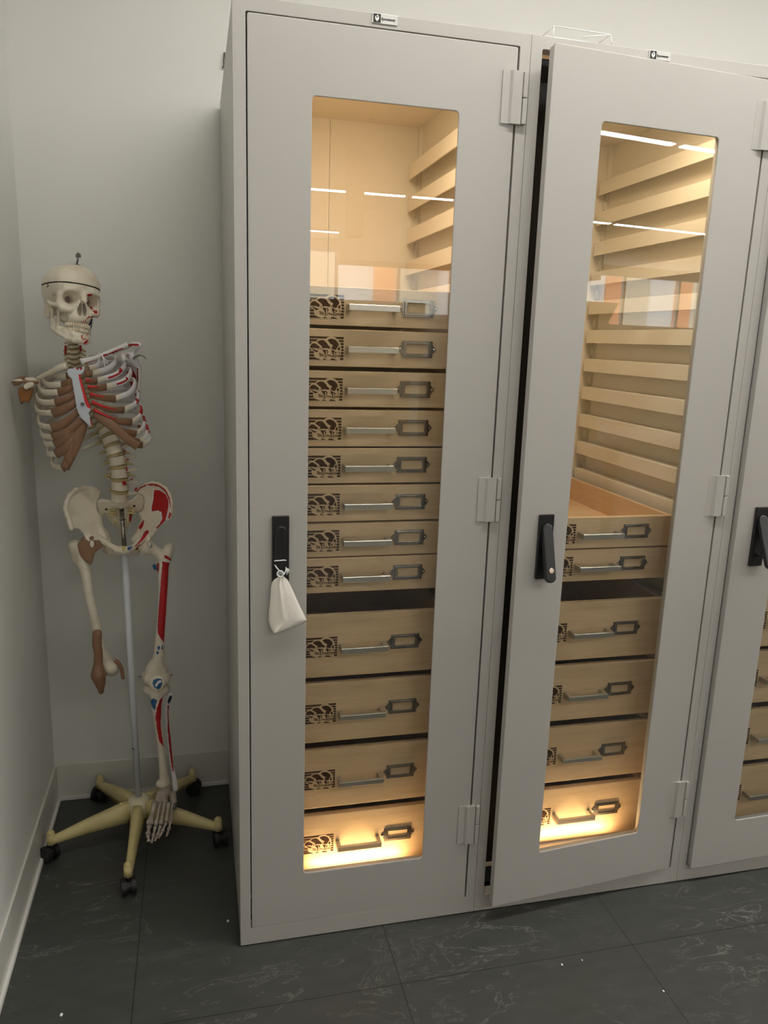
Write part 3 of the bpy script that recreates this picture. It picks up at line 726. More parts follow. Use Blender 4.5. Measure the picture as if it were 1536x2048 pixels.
    R2 = [(zk([(925, 1625), (950, 1625), (945, 1690), (925, 1690)]), 1), (zk([(945, 1690), (1010, 1688), (1012, 1706), (950, 1712)]), 1), (zk([(968, 1780), (985, 1745), (1050, 1700), (1060, 1720), (1030, 1775), (985, 1795)]), 1),
          (zk([(1010, 1640), (1045, 1590), (1050, 1510), (1062, 1510), (1058, 1600), (1020, 1650)]), 1), (zk([(1085, 1640), (1100, 1500), (1112, 1400), (1122, 1400), (1115, 1500), (1098, 1640)]), 2),
          (zk([(1030, 1495), (1080, 1400), (1105, 1340), (1135, 1335), (1110, 1420), (1060, 1500)]), 2)]
    m = bone('mandible', g, (-.066, -.082, -.128), (.066, .020, -.024), .0016, ['bone', 'red', 'navy'], sk, R2, sx)
skull()

# spine
SP = [(146, 684, .50), (147, 693, .50), (148, 702, .503), (149, 711, .508), (151, 720, .515), (153, 729, .523), (155.5, 738, .532), (159, 748, .541), (163, 759, .549), (167, 770, .556), (171, 781, .56),
      (175, 792, .562), (180, 803, .562), (186, 815, .56), (192, 826, .556), (198, 838, .552), (204.5, 850, .546), (212, 863, .538), (220, 880, .53), (228, 900, .525), (234, 922, .52), (238, 946, .518), (239, 970, .52), (238, 993, .528)]
SPW = [at(*q) for q in SP]
def vert(kind, w, h, dp):
    def f(P):
        r = np.sqrt((P[..., 0]/w)**2+((P[..., 1])/dp)**2); waist = 1-.12*np.cos(np.clip(P[..., 2]/(h/2), -1, 1)*math.pi/2)**.8
        d = smax((r-waist)*min(w, dp), np.abs(P[..., 2])-h/2, .003)
        A = P.copy(); A[..., 0] = np.abs(A[..., 0])
        L = {'c': 1.0, 't': 1.3, 'l': 1.25}[kind]
        d = smin(d, chain(A, [(w*.55, dp*.7, h*.15), (w*.75, dp*1.5, h*.05), (w*.45, dp*2.0, 0)], [h*.22, h*.2, h*.2]), .003)
        if kind == 'c':
            d = smin(d, chain(A, [(w*.8, dp*.2, -h*.1), (w*1.45, dp*.5, -h*.25)], [h*.28, h*.34]), .002)
            d = smin(d, chain(A, [(0, dp*2.0, 0), (0, dp*3.4, -h*.5)], [h*.24, h*.2]), .003)
        elif kind == 't':
            d = smin(d, chain(A, [(w*.7, dp*1.5, h*.1), (w*2.0, dp*2.0, h*.3)], [h*.2, h*.22]), .003)
            d = smin(d, chain(A, [(0, dp*2.0, 0), (0, dp*3.2, -h*1.1)], [h*.2, h*.14]), .003)
        else:
            d = smin(d, chain(A, [(w*.7, dp*1.1, h*.05), (w*1.55, dp*1.5, h*.15), (w*1.85, dp*1.6, h*.18)], [h*.2, h*.13, h*.10]), .003)
            d = smin(d, chain(A, [(0, dp*1.9, 0), (0, dp*2.9, -h*.15)], [h*.3, h*.26]), .003)
            d = smin(d, chain(A, [(w*.55, dp*1.5, h*.1), (w*.6, dp*1.6, -h*.65)], [h*.2, h*.18]), .003)
        return d
    m = 2.6*w; return bone('vertebra', f, (-m, -dp*1.3, -h*1.8), (m, dp*3.9, h*1.1), .0016 if kind != 'l' else .002, ['bone'], None, relax=1).data
VK = {}
for i in range(24):
    p = Vector(SPW[i]); nx = Vector(SPW[min(i+1, 23)]); pv = Vector(SPW[max(i-1, 0)]); ax = (pv-nx).normalized(); seg = (pv-nx).length/(2 if 0 < i < 23 else 1)
    kind = 'c' if i < 7 else ('t' if i < 19 else 'l'); w = (.0125+.0004*i) if i < 7 else (.0135+.0008*(i-7) if i < 19 else .0235); dp = w*.8
    key = (kind, 0 if i < 7 else (1 if i < 13 else (2 if i < 19 else 3)))
    if key not in VK:
        hh = seg*.80; me = vert(kind, w, hh, dp); VK[key] = (me, w, hh)
        for o in list(bpy.data.objects):
            if o.data is me: bpy.data.objects.remove(o)
    me, w0, h0 = VK[key]
    xa = Vector((RT[0], RT[1], RT[2])) if i > 6 else Vector((.93, .36, -.05))
    xa = (xa-ax*xa.dot(ax)).normalized(); ya = ax.cross(xa)
    R = Matrix((xa, ya, ax)).transposed().to_4x4()
    v = bpy.data.objects.new('vertebra', me); C.objects.link(v); v.parent = sk
    v.matrix_local = INV @ Matrix.Translation(p) @ R @ Matrix.Diagonal((w/w0, w/w0, seg*.80/h0, 1))
    if i < 23:
        q = (p+nx)/2; d2 = (p-nx).normalized(); hs = seg*.12
        bm = bm_new(); bmesh.ops.create_cone(bm, cap_ends=True, segments=28, radius1=w*1.03, radius2=w*1.03, depth=hs*2)
        for vv in bm.verts: vv.co.y *= .82
        dm = done(bm, 'spinal_disc', 'disc', None, smooth=False); xb = (xa-d2*xa.dot(d2)).normalized(); dm.parent = sk
        dm.matrix_local = INV @ Matrix.Translation(q) @ Matrix((xb, d2.cross(xb), d2)).transposed().to_4x4()
# red neck bands and small red marks on the vertebrae, yellow nerve roots
for L in ([(131, 691), (131, 709)], [(161, 691), (161, 703)]):
    bm = bm_new(); q = [at(x, y, .488) for x, y in L]; tube(bm, q, .0026, 8, flat=.5, up=Vector((1, 0, 0))); done(bm, 'neck_band', 'red', sk)
bm = bm_new()
for i in (1, 2, 3, 4, 5, 16, 17, 18, 19, 20, 21):
    for s in (-1, 1):
        p = Vector(SPW[i]); w = .016 if i < 7 else .023
        q = [p+Vector((s*w*.7, .016, -.004)), p+Vector((s*w*1.3, .014, -.009)), p+Vector((s*w*1.75, .016, -.013))]; tube(bm, q, [.003, .0034, .0018], 8)
done(bm, 'nerve_roots', 'nerve', sk)
def patch(name, m, zz, Y0, rad=.004, par=sk, flat=.35):      # small painted pad on a bone
    bm = bm_new(); q = [at(x, y, Y0) for x, y in zz]; tube(bm, q, rad, 8, flat=flat, up=Vector(RT)); return done(bm, name, m, par)
patch('muscle_mark', 'red', z3([(752, 170), (770, 205)]), .498, .0055)
patch('muscle_mark', 'red', z3([(585, 118), (610, 118)]), .50, .0038)
patch('muscle_mark', 'red', z3([(780, 20), (790, 60)]), .50, .0022); patch('muscle_mark', 'red', z3([(820, 150), (848, 142)]), .51, .002)
patch('muscle_mark', 'red', z3([(870, 262), (890, 232)]), .53, .003); patch('muscle_mark', 'red', z5([(1165, 1185), (1185, 1190)]), .52, .003); patch('muscle_mark', 'red', z5([(1195, 1270), (1215, 1275)]), .52, .003)

# sternum, with its red painted margin
STP = z5([(580, 372), (600, 345), (650, 343), (672, 322), (700, 345), (730, 335), (748, 312), (768, 330), (765, 372), (722, 420), (740, 470), (765, 560), (790, 640), (835, 745), (828, 775), (810, 800), (850, 925), (832, 942), (795, 912), (722, 842), (692, 775), (668, 650), (645, 520), (632, 445), (600, 425)])
stV = P3(STP, .420); stV = [p+np.array([0, -.016*(.5-abs(k/len(stV)-.5)), 0]) for k, p in enumerate(stV)]
lo, hi = bbox(stV, .012)
RED = [z5([(700, 405), (745, 402), (765, 470), (775, 560), (792, 620), (832, 715), (830, 760), (790, 740), (765, 690), (745, 600), (728, 540), (705, 440)]), z5([(812, 785), (850, 790), (860, 925), (835, 935), (822, 890)])]
st = bone('sternum', lambda P: sheet(P, stV, .0045, .004), lo, hi, .0014, ['sternum', 'redlight', 'red', 'darksteel'], sk,
     [(RED[0], 1), (RED[1], 1), (z5([(665, 320), (700, 350), (700, 365), (675, 345)]), 2), (z5([(715, 340), (740, 330), (745, 345), (722, 362)]), 2)])
bm = bm_new(); q = at(*z5([(740, 708)])[0], .404); cyl(bm, q+[0, .006, 0], q-[0, .001, 0], .0045, n=16); subp(done(bm, 'sternum_screw', 'darksteel'), st)

# ribs: spine point, side point, bony front end, cartilage end on the sternum
YS, YL = .60, .52
RL = [((152, 728), (108, 742), (134, 752), (150, 747)), ((156, 738), (86, 757), (124, 770), (150, 757)), ((160, 748), (78, 772), (117, 785), (149, 770)), ((164, 760), (73.5, 791), (111, 805), (151, 788)),
      ((168, 771), (72, 812), (106, 826), (154, 804)), ((172, 782), (77, 833), (104, 855), (158, 822)), ((176, 793), (83, 856), (106, 874), (164, 840)), ((181, 805), (90, 876), (110, 888), (164, 846)),
      ((187, 817), (97, 895), (112, 908), (158, 862)), ((193, 828), (105, 916), (126, 936), (150, 884))]
RR = [((156, 728), (198, 718), (176, 738), (170, 741)), ((159, 738), (232, 718), (183, 747), (170, 748)), ((163, 748), (250, 727), (193, 762), (172, 762)), ((167, 760), (262, 742), (212, 774), (176, 776)),
      ((171, 771), (270, 763), (230, 798), (180, 790)), ((175, 782), (276, 787), (248, 820), (184, 806)), ((179, 793), (281, 811), (263, 845), (188, 822)), ((184, 805), (287, 833), (272, 868), (190, 832)),
      ((190, 817), (293, 850), (278, 885), (222, 850)), ((196, 828), (297, 864), (284, 890), (250, 872))]
def rib_obj(sp, la, fr, ca, side, i, red):
    pS = at(*sp, SP[7+i][2]+.012); pL = at(*la, YL-.002*i); yf = (.445 if side < 0 else .458)+(.004*max(0, i-5))
    pJ = at(*fr, yf); mx = (sp[0]*.52+la[0]*.48, sp[1]*.5+la[1]*.5-10+1.5*i); pB = at(*mx, YS+.012)
    mx2 = (sp[0]*.16+la[0]*.84, sp[1]*.12+la[1]*.88-6); pB2 = at(*mx2, .572)
    f1 = (la[0]*.62+fr[0]*.38+side*6, la[1]*.45+fr[1]*.55+ (5 if side < 0 else 2)); pF = at(*f1, YL*.42+yf*.58)
    pts = spline([pS, pB, pB2, pL, pF, pJ], 8)
    ups = []
    for p in pts: ups.append(Vector((0, -.25, 1)) if side < 0 else Vector((-.2, -.2, 1)))
    n = len(pts); rad = [(.0042+.0038*min(1, k/(n*.55))) * (1.0 if k < n-2 else 1.12) for k in range(n)]
    bm = bm_new(); tube(bm, pts, rad, 10, 0, up=ups, flat=.42)
    if red:      # painted band along the outer face of the shaft
        if i in (2, 3, 5, 6, 7, 8, 9):
            for f in bm.faces:
                c = f.calc_center_median(); k = min(range(n), key=lambda q: (Vector(pts[q])-c).length)
                t_ = k/n
                lim = {2: (.70, .86), 3: (.72, .86), 5: (.70, .80), 6: (.60, .78), 7: (.60, .68), 8: (.45, .66), 9: (.30, .62)}[i]
                if lim[0] < t_ < lim[1] and abs((c-Vector(pts[k])).dot(Vector((0, 0, 1)))) < rad[k]*.5 and (c-Vector(pts[k])).dot(Vector((-side*0, -1, 0))) > 0: f.material_index = 1
    mats = ['bonewhite' if red else 'bone', 'red', 'bonelight']
    for f in bm.faces:
        c = f.calc_center_median()
        if (c-Vector(pJ)).length < .022: f.material_index = 2
    r = done(bm, 'rib', mats, sk, smooth=True)
    # costal cartilage
    pC = at(*ca, .424 if i < 7 else .432); m1 = (fr[0]*.55+ca[0]*.45, max(fr[1], ca[1])*(.62)+min(fr[1], ca[1])*.38+(1 if i < 5 else 4)); pM = at(*m1, (yf+.424)/2-.010)
    cp = spline([pJ*1.0, pM, pC], 10); wd = [.0082]*1; nn = len(cp)
    rr = [((.0105 if i < 4 else .0125) if side < 0 else .0098)*(1-.30*k/nn) for k in range(nn)]
    bm = bm_new(); tube(bm, cp, rr, 12, up=Vector((0, -.2, 1)), flat=.36)
    cg = done(bm, 'costal_cartilage', ['brown'], sk, smooth=True)
    if red and 1 < i < 9:
        bm = bm_new(); m_ = int(nn*(.55, .6, .6, .75, .6, .75, .6)[i-2]); q_ = [p + np.array([0, -.0042, .0035]) for p in cp[nn-m_:]]
        tube(bm, q_, list(np.linspace(.0012, .0042, len(q_))), 8, up=Vector((0, 0, 1)), flat=.5); subp(done(bm, 'red_streak', 'redlight', smooth=True), cg)
for i, r in enumerate(RL): rib_obj(*r, -1, i, False)
for i, r in enumerate(RR): rib_obj(*r, 1, i, True)
# costal margins: the broad lower brown strips
for pts, rr in ((z5([(565, 1372), (610, 1250), (660, 1130), (700, 1020), (735, 930), (725, 880)]), [.010, .0135, .0150, .0155, .0135, .010]),
                (z5([(1310, 1140), (1265, 1110), (1190, 1050), (1110, 980), (1020, 910), (930, 850), (860, 800)]), [.0125, .0115, .012, .013, .0135, .0115, .008])):
    q = [at(x, y, .438-.002*k) for k, (x, y) in enumerate(pts)]; q = spline(q, 6); r2 = np.interp(np.linspace(0, 1, len(q)), np.linspace(0, 1, len(rr)), rr)
    bm = bm_new(); tube(bm, q, list(r2), 12, up=Vector((1, 0, .3)), flat=.38); done(bm, 'costal_margin', 'brown', sk, smooth=True)
# floating ribs
for L, Ys in ((z5([(960, 965), (880, 1000), (800, 1040), (712, 1098)]), (.55, .585, .58, .55)), (z5([(975, 1070), (900, 1100), (820, 1135), (745, 1165)]), (.55, .575, .57, .55)),
              (z5([(1130, 1100), (1180, 1118), (1230, 1122)]), (.54, .57, .58))):
    q = spline([at(x, y, Ys[k]) for k, (x, y) in enumerate(L)], 6); bm = bm_new(); tube(bm, q, [.0055]*(len(q)-1)+[.003], 8, up=Vector((0, 0, 1)), flat=.5); done(bm, 'rib', 'bone', sk, smooth=True)

# collar bones
for L, Ys, rr, mt, red in ((z5([(725, 275), (800, 255), (880, 232), (960, 200), (1050, 160), (1130, 128), (1200, 100)]), [.425, .43, .44, .455, .475, .49, .50], [.0085, .0068, .006, .0055, .0055, .0062, .007], 'bonewhite', True),
                       (z5([(578, 312), (500, 340), (430, 380), (350, 412), (285, 445)]), [.43, .44, .455, .475, .49], [.0095, .0085, .0075, .006, .005], 'bone', False)):
    q = spline([at(x, y, Ys[k]) for k, (x, y) in enumerate(L)], 6); r2 = np.interp(np.linspace(0, 1, len(q)), np.linspace(0, 1, len(rr)), rr)
    bm = bm_new(); tube(bm, q, list(r2), 14, up=Vector((0, 0, 1)), flat=.85)
    if red:
        for f in bm.faces:
            c = np.array(f.calc_center_median()); u = pix(c)
            if poly2(np.array([u[0]]), np.array([u[1]]), z5([(760, 290), (850, 262), (940, 238), (930, 215), (1000, 190), (1150, 125), (1165, 140), (1010, 215), (940, 250), (850, 285), (770, 305)]))[0] < 0 and c[1] < .5: f.material_index = 1
    done(bm, 'clavicle', [mt, 'red'], sk, smooth=True)
# right hand (in the picture) shoulder blade, painted
scV = P3(z5([(1105, 215), (1185, 250), (1285, 320), (1325, 330), (1322, 560), (1312, 700), (1290, 800), (1250, 690), (1165, 520), (1080, 400), (1040, 300)]), [.585, .56, .545, .535, .555, .575, .59, .60, .605, .60, .595])
spn = P3(z5([(1030, 200), (1100, 165), (1180, 130), (1260, 96), (1322, 104)]), [.60, .58, .55, .52, .505])
gl = P3(z5([(1300, 118), (1262, 180), (1262, 240), (1300, 300)]), [.515, .53, .53, .535]); cor = P3(z5([(1255, 220), (1200, 195), (1150, 210), (1165, 248)]), [.53, .52, .505, .49])
lo, hi = bbox(scV+spn+gl+cor, .02)
def fs(P):
    d = sheet(P, scV, .0028, .003); d = smin(d, chain(P, spn, [.004, .004, .005, .007, .008]), .004)
    d = smin(d, chain(P, gl, [.007, .0075, .011, .010]), .006); d = smin(d, chain(P, cor, [.008, .006, .0065, .006]), .005)
    return smin(d, chain(P, [scV[3], scV[4], scV[5], scV[6]], [.006, .005, .0045, .005]), .004)
bone('scapula', fs, lo, hi, .0018, ['bonewhite', 'red', 'navy'], sk,
     [(z5([(1190, 300), (1245, 330), (1290, 420), (1292, 640), (1255, 560), (1200, 420)]), 1), (z5([(1195, 118), (1210, 95), (1270, 85), (1328, 95), (1320, 112), (1260, 108), (1205, 128)]), 1), (z5([(1040, 180), (1150, 130), (1155, 140), (1045, 195)]), 1),
      (z5([(1300, 340), (1312, 340), (1312, 480), (1300, 480)]), 1), (z5([(1205, 195), (1215, 198), (1213, 222), (1205, 220)]), 1), (z5([(1305, 560), (1318, 560), (1314, 680), (1304, 680)]), 1)])
bm = bm_new(); q = [at(*p, .51) for p in z5([(1262, 246), (1290, 222), (1330, 208), (1365, 218), (1392, 246)])]; tube(bm, spline(q, 5), list(np.linspace(.0042, .0012, 21)), 8, flat=.5); done(bm, 'arm_hook', 'darksteel', sk, smooth=True)
bm = bm_new()
for L in ([(905, 182), (935, 200), (955, 235), (968, 300), (972, 335)], [(935, 200), (985, 262), (1003, 300)], [(940, 215), (960, 250), (955, 262)]): tube(bm, spline([at(*p, .432) for p in z5(L)], 4), .0013, 6)
done(bm, 'white_tie', 'string', sk)
# left hand (in the picture) shoulder: blade, brown capsule
s2 = P3(z5([(225, 560), (300, 545), (400, 600), (420, 680), (330, 840), (300, 800), (262, 740), (210, 640)]), [.56, .555, .575, .59, .60, .595, .585, .57])
a2 = P3(z5([(290, 470), (230, 462), (150, 462), (95, 470)]), [.52, .51, .50, .49])
lo, hi = bbox(s2+a2, .018)
bone('scapula', lambda P: smin(smin(sheet(P, s2, .0028, .003), chain(P, a2, [.006, .0065, .007, .006]), .005), chain(P, P3(z5([(270, 500), (240, 560), (250, 620)]), [.53, .545, .56]), [.008, .010, .006]), .006), lo, hi, .0018, ['bone'], sk)
def blob(name, m, polys, h=.0016, t=.005):
    V = [P3(z5(p), y) for p, y in polys]; allp = [q for v in V for q in v]; lo, hi = bbox(allp, .014)
    def f(P):
        d = None
        for v in V: e = sheet(P, v, t, .004); d = e if d is None else smin(d, e, .003)
        return d
    return bone(name, f, lo, hi, h, [m], sk)
blob('shoulder_ligament', 'brown', [([(12, 478), (60, 440), (120, 418), (172, 414), (150, 440), (140, 455), (200, 470), (295, 472), (290, 498), (200, 500), (130, 490), (90, 520), (40, 520)], .488)], t=.006)
blob('shoulder_ligament', 'bonelight', [([(8, 475), (60, 447), (110, 448), (140, 470), (100, 480), (50, 478)], .478)], t=.003)
blob('bursa', 'bonelight', [([(138, 520), (170, 490), (225, 482), (248, 500), (235, 530), (195, 545), (175, 560), (150, 552)], .474)], t=.007)
blob('shoulder_socket', 'amber', [([(95, 535), (140, 530), (165, 562), (200, 550), (245, 540), (225, 620), (190, 695), (178, 680), (140, 682), (118, 712), (105, 660), (88, 600)], .492)], t=.011)

# pelvis
ILL = z3([(505, 520), (480, 430), (488, 360), (515, 330), (500, 285), (465, 255), (420, 238), (345, 232), (265, 255), (200, 310), (168, 380), (158, 450), (178, 520), (200, 590), (218, 650), (285, 668), (345, 715), (400, 750), (450, 790), (520, 800), (560, 745), (520, 640)])
YLL = [.565, .565, .56, .56, .57, .575, .573, .56, .54, .52, .50, .485, .475, .465, .46, .468, .48, .492, .505, .51, .52, .55]
ILR = z3([(930, 500), (958, 440), (962, 380), (940, 310), (915, 285), (900, 262), (935, 225), (985, 200), (1050, 184), (1120, 198), (1185, 245), (1225, 310), (1245, 390), (1240, 480), (1222, 545), (1185, 585), (1120, 640), (1090, 680), (1050, 730), (990, 790), (930, 800), (880, 770), (925, 660), (950, 570)])
YRR = [.565, .565, .56, .56, .565, .57, .575, .573, .56, .545, .525, .505, .49, .475, .465, .46, .47, .48, .49, .505, .515, .52, .55, .565]
L1 = P3(ILL, YLL); R1 = P3(ILR, YRR)
def frame_chain(V, a, b, r): return [V[i] for i in range(a, b)], [r]*(b-a)
ramL = P3(z3([(480, 760), (560, 790), (625, 830), (685, 865), (735, 870)]), [.50, .475, .458, .445, .44]); ramR = P3(z3([(965, 745), (900, 800), (850, 845), (800, 868), (770, 870)]), [.50, .475, .458, .445, .44])
iscL = P3(z3([(520, 640), (565, 700), (590, 790), (585, 870), (625, 900), (720, 895)]), [.56, .565, .555, .535, .50, .45]); iscR = P3(z3([(945, 640), (915, 690), (905, 770), (905, 850), (870, 890), (790, 895)]), [.56, .565, .555, .535, .50, .45])
SAC = P3(z3([(486, 368), (525, 338), (600, 352), (640, 388), (720, 408), (800, 385), (850, 335), (905, 282), (945, 320), (965, 385), (945, 470), (900, 488), (850, 470), (835, 560), (800, 640), (770, 680), (755, 740), (715, 735), (700, 650), (640, 600), (590, 540), (570, 480), (528, 540), (490, 500)]),
     [.555, .55, .545, .54, .54, .54, .545, .55, .555, .56, .575, .575, .57, .59, .60, .60, .585, .585, .60, .595, .585, .575, .575, .57])
lo, hi = bbox(L1+R1+ramL+ramR+iscL+iscR, .02)
def fp(P):
    d = None
    for V in (L1, R1):
        e = sheet(P, V, .0042, .004); n_ = len(V)
        e = smin(e, chain(P, V[4:15], [.006]*11), .005)
        e = smin(e, chain(P, [V[-5], V[-4], V[-3], V[-2], V[-1], V[0]], [.012, .014, .013, .008, .006, .006]), .012)
        d = e if d is None else smin(d, e, .003)
    d = smin(d, chain(P, ramL, [.014, .008, .007, .0085, .010]), .008); d = smin(d, chain(P, ramR, [.013, .008, .007, .0085, .010]), .008)
    d = smin(d, chain(P, iscL, [.007, .009, .011, .011, .008, .008]), .008); d = smin(d, chain(P, iscR, [.007, .009, .011, .011, .008, .008]), .008)
    return d
pel = bone('pelvis', fp, lo, hi, .0021, ['bone', 'red', 'blue', 'bonewhite', 'brown'], sk,
    [(z3([(1065, 245), (1130, 250), (1195, 290), (1222, 350), (1222, 420), (1205, 520), (1190, 580), (1120, 645), (1090, 672), (1080, 650), (1120, 600), (1140, 540), (1130, 490), (1100, 472), (1030, 488), (1030, 440), (1048, 330), (1050, 268)]), 3),
     (z3([(1072, 255), (1125, 258), (1185, 300), (1212, 360), (1212, 430), (1195, 520), (1180, 572), (1115, 635), (1092, 655), (1088, 640), (1125, 600), (1150, 545), (1140, 482), (1105, 465), (1042, 478), (1040, 440), (1060, 330), (1062, 275)]), 1),
     (z3([(1000, 195), (1060, 190), (1130, 210), (1190, 260), (1228, 340), (1238, 430), (1230, 430), (1215, 345), (1180, 275), (1125, 228), (1060, 208), (1003, 212)]), 1),
     (z3([(880, 270), (925, 225), (985, 200), (985, 212), (930, 240), (890, 282)]), 1),
     (z3([(1225, 480), (1245, 500), (1225, 550), (1208, 540)]), 1),
     (z3([(965, 690), (985, 670), (1010, 672), (1012, 695), (960, 760), (885, 830), (862, 838), (920, 770)]), 1), (z3([(905, 640), (935, 590), (965, 560), (955, 620), (925, 665)]), 1),
     (z3([(790, 845), (850, 825), (835, 850), (812, 875), (792, 865)]), 2), (z3([(870, 870), (905, 820), (945, 808), (935, 835), (905, 862)]), 1)])
lo, hi = bbox(SAC, .016)
sac = bone('sacrum', lambda P: smin(sheet(P, SAC, .010, .008), ell(P, at(*z3([(720, 385)])[0], .545), (.026, .018, .016)), .008), lo, hi, .002, ['bone', 'red', 'ink'], sk,
    [(z3([(808, 560), (815, 500), (850, 475), (885, 482), (880, 520), (850, 580), (820, 592)]), 1)] + [(z3([(x-14, y-8), (x+14, y-12), (x+14, y+8), (x-10, y+12)]), 2) for x, y in ((575, 455), (860, 420))])
bm = bm_new()
for L in ([(600, 470), (640, 490), (690, 492)], [(590, 490), (630, 515), (680, 520)], [(610, 455), (650, 468), (690, 455)], [(790, 490), (825, 492), (870, 500)], [(800, 470), (835, 468), (872, 482)], [(655, 560), (675, 585), (665, 615)], [(780, 560), (800, 585), (800, 612)], [(790, 455), (820, 450), (845, 440)]):
    tube(bm, spline([at(*p, .545) for p in z3(L)], 4), [.002]*4+[.003]*4+[.0014], 8)
subp(done(bm, 'nerve_roots', 'nerve', smooth=True), sac)
bm = bm_new(); tube(bm, spline([at(*p, .585) for p in z3([(735, 700), (728, 740), (735, 770), (722, 800)])], 4), list(np.linspace(.006, .002, 13)), 8); done(bm, 'coccyx', 'bone', sk, smooth=True)
bm = bm_new(); bmesh.ops.create_uvsphere(bm, u_segments=20, v_segments=12, radius=1, matrix=Matrix.Translation(at(*z3([(755, 862)])[0], .438)) @ Matrix.Diagonal((.0072, .010, .010, 1))); done(bm, 'pubic_disc', 'nerve', sk, smooth=True)

# thigh bones
def fine(q, rr, n=4):
    Q = spline(q, n); return Q, list(np.interp(np.linspace(0, 1, len(Q)), np.linspace(0, 1, len(rr)), rr))
def femur(pts, Ys, rr, extra, name, mats, rules, k=.010):
    q = P3(pts, Ys); q, rr = fine(q, rr); lo, hi = bbox(q+[e[0] for e in extra]+[e[1] for e in extra], .035)
    def f(P):
        d = chain(P, q, rr, .0008)
        for a, b, ra, rb in extra: d = smin(d, cone(P, a, b, ra, rb), k)
        return d
    return bone(name, f, lo, hi, .002, mats, sk, rules)
A = lambda L, Y: at(*z3([L])[0], Y); B4 = lambda L, Y: at(*z4([L])[0], Y)
fR = femur(z3([(1165, 960), (1160, 1050), (1160, 1250), (1150, 1500), (1130, 1750), (1120, 1900), (1105, 2030)])+z4([(925, 175), (925, 235)]), [.505, .50, .49, .485, .487, .492, .50, .505, .51],
    [.018, .0148, .0125, .0120, .0130, .0145, .0175, .0205, .0215],
    [(A((985, 835), .50), A((985, 836), .50), .0225, .0225), (A((1005, 830), .50), A((1150, 930), .505), .0165, .0145), (A((1215, 850), .515), A((1180, 960), .51), .0155, .015), (A((1110, 1040), .52), A((1095, 1060), .52), .009, .008),
     (B4((866, 262), .515), B4((876, 282), .50), .0195, .0195), (B4((895, 215), .505), B4((925, 300), .505), .019, .019), (B4((982, 258), .515), B4((978, 282), .50), .0195, .0195), (B4((955, 215), .505), B4((925, 300), .505), .019, .019)],
    'femur', ['bone', 'red', 'blue', 'bonewhite', 'ink'],
    [(z3([(1145, 980), (1232, 990), (1225, 1100), (1205, 1350), (1190, 1600), (1172, 1840), (1140, 1800), (1105, 1745), (1092, 1690), (1102, 1500), (1122, 1250), (1135, 1100)]), 3),
     (z3([(1152, 988), (1225, 1000), (1215, 1100), (1198, 1350), (1182, 1600), (1166, 1822), (1140, 1785), (1108, 1735), (1100, 1680), (1110, 1500), (1130, 1250), (1142, 1100)]), 1),
     (z3([(1165, 925), (1190, 925), (1248, 962), (1238, 985), (1170, 950)]), 1), (z3([(1100, 1000), (1118, 1005), (1115, 1090), (1102, 1130), (1092, 1090)]), 1),
     (z3([(1112, 1850), (1128, 1862), (1120, 1895), (1100, 1885), (1100, 1862)]), 2), (z3([(1150, 1848), (1160, 1855), (1155, 1890), (1140, 1885), (1142, 1855)]), 2), (z3([(1100, 1905), (1115, 1912), (1112, 1940), (1092, 1938), (1090, 1915)]), 2)])
bm = bm_new(); tube(bm, [A((1010, 790), .478), A((1030, 815), .474), A((1038, 845), .478)], .0035, 8, flat=.5); o = done(bm, 'hip_spring', 'chrome', sk)
patch('muscle_mark', 'blue', z3([(1062, 1020), (1082, 1070)]), .505, .005)
fL = femur(z3([(325, 930), (350, 1020), (375, 1150), (405, 1350), (440, 1500), (485, 1700)])+z4([(515, 60), (545, 130), (575, 190)]), [.505, .50, .492, .487, .487, .492, .498, .505, .51],
    [.020, .0175, .0135, .0122, .0122, .0130, .0145, .0170, .019],
    [(A((330, 850), .505), A((255, 820), .515), .0165, .014), (A((250, 830), .515), A((280, 960), .51), .0145, .014), (A((420, 830), .50), A((330, 880), .505), .018, .016),
     (B4((600, 215), .515), B4((590, 205), .50), .0195, .0195), (B4((530, 225), .52), B4((520, 205), .51), .015, .015)],
    'femur', ['bone'], [])
def brownplate(name, pts, Y, t, mats=('brown',), rules=()):
    V = P3(pts, Y); lo, hi = bbox(V, .02); return bone(name, lambda P: sheet(P, V, t, .006), lo, hi, .0018, list(mats), sk, rules)
brownplate('hip_capsule', z3([(345, 735), (392, 770), (420, 790), (445, 770), (520, 770), (545, 835), (500, 860), (455, 900), (445, 960), (425, 1010), (370, 985), (320, 930), (295, 870), (285, 800)]), [.488, .485, .484, .484, .482, .475, .478, .48, .482, .484, .485, .49, .495, .50], .012)
brownplate('hip_capsule', z3([(395, 742), (430, 722), (455, 735), (450, 760), (420, 770)]), .474, .004)
brownplate('hip_capsule', z3([(455, 780), (500, 762), (520, 790), (515, 830), (470, 832)]), .466, .004)
bm = bm_new(); q = A((432, 812), .468); bmesh.ops.create_uvsphere(bm, u_segments=14, v_segments=10, radius=1, matrix=Matrix.Translation(q) @ Matrix.Diagonal((.006, .006, .010, 1))); done(bm, 'bursa', 'bonelight', sk, smooth=True)
q1 = P3([(194.5, 1267), (194, 1290)]+z4([(500, 100), (498, 180), (500, 255), (512, 310), (518, 350), (520, 378)]), [.480, .480, .481, .482, .478, .480, .483, .485]); q1f, q1r = fine(q1, [.0128, .0125, .0115, .0125, .0205, .0150, .0095, .0075]); lo, hi = bbox(q1, .03)
bone('thigh_tendon', lambda P: smax(chain(P, q1f, q1r, .0008), -(P[..., 1]-.452), .003), lo, hi, .0018, ['brown'], sk)
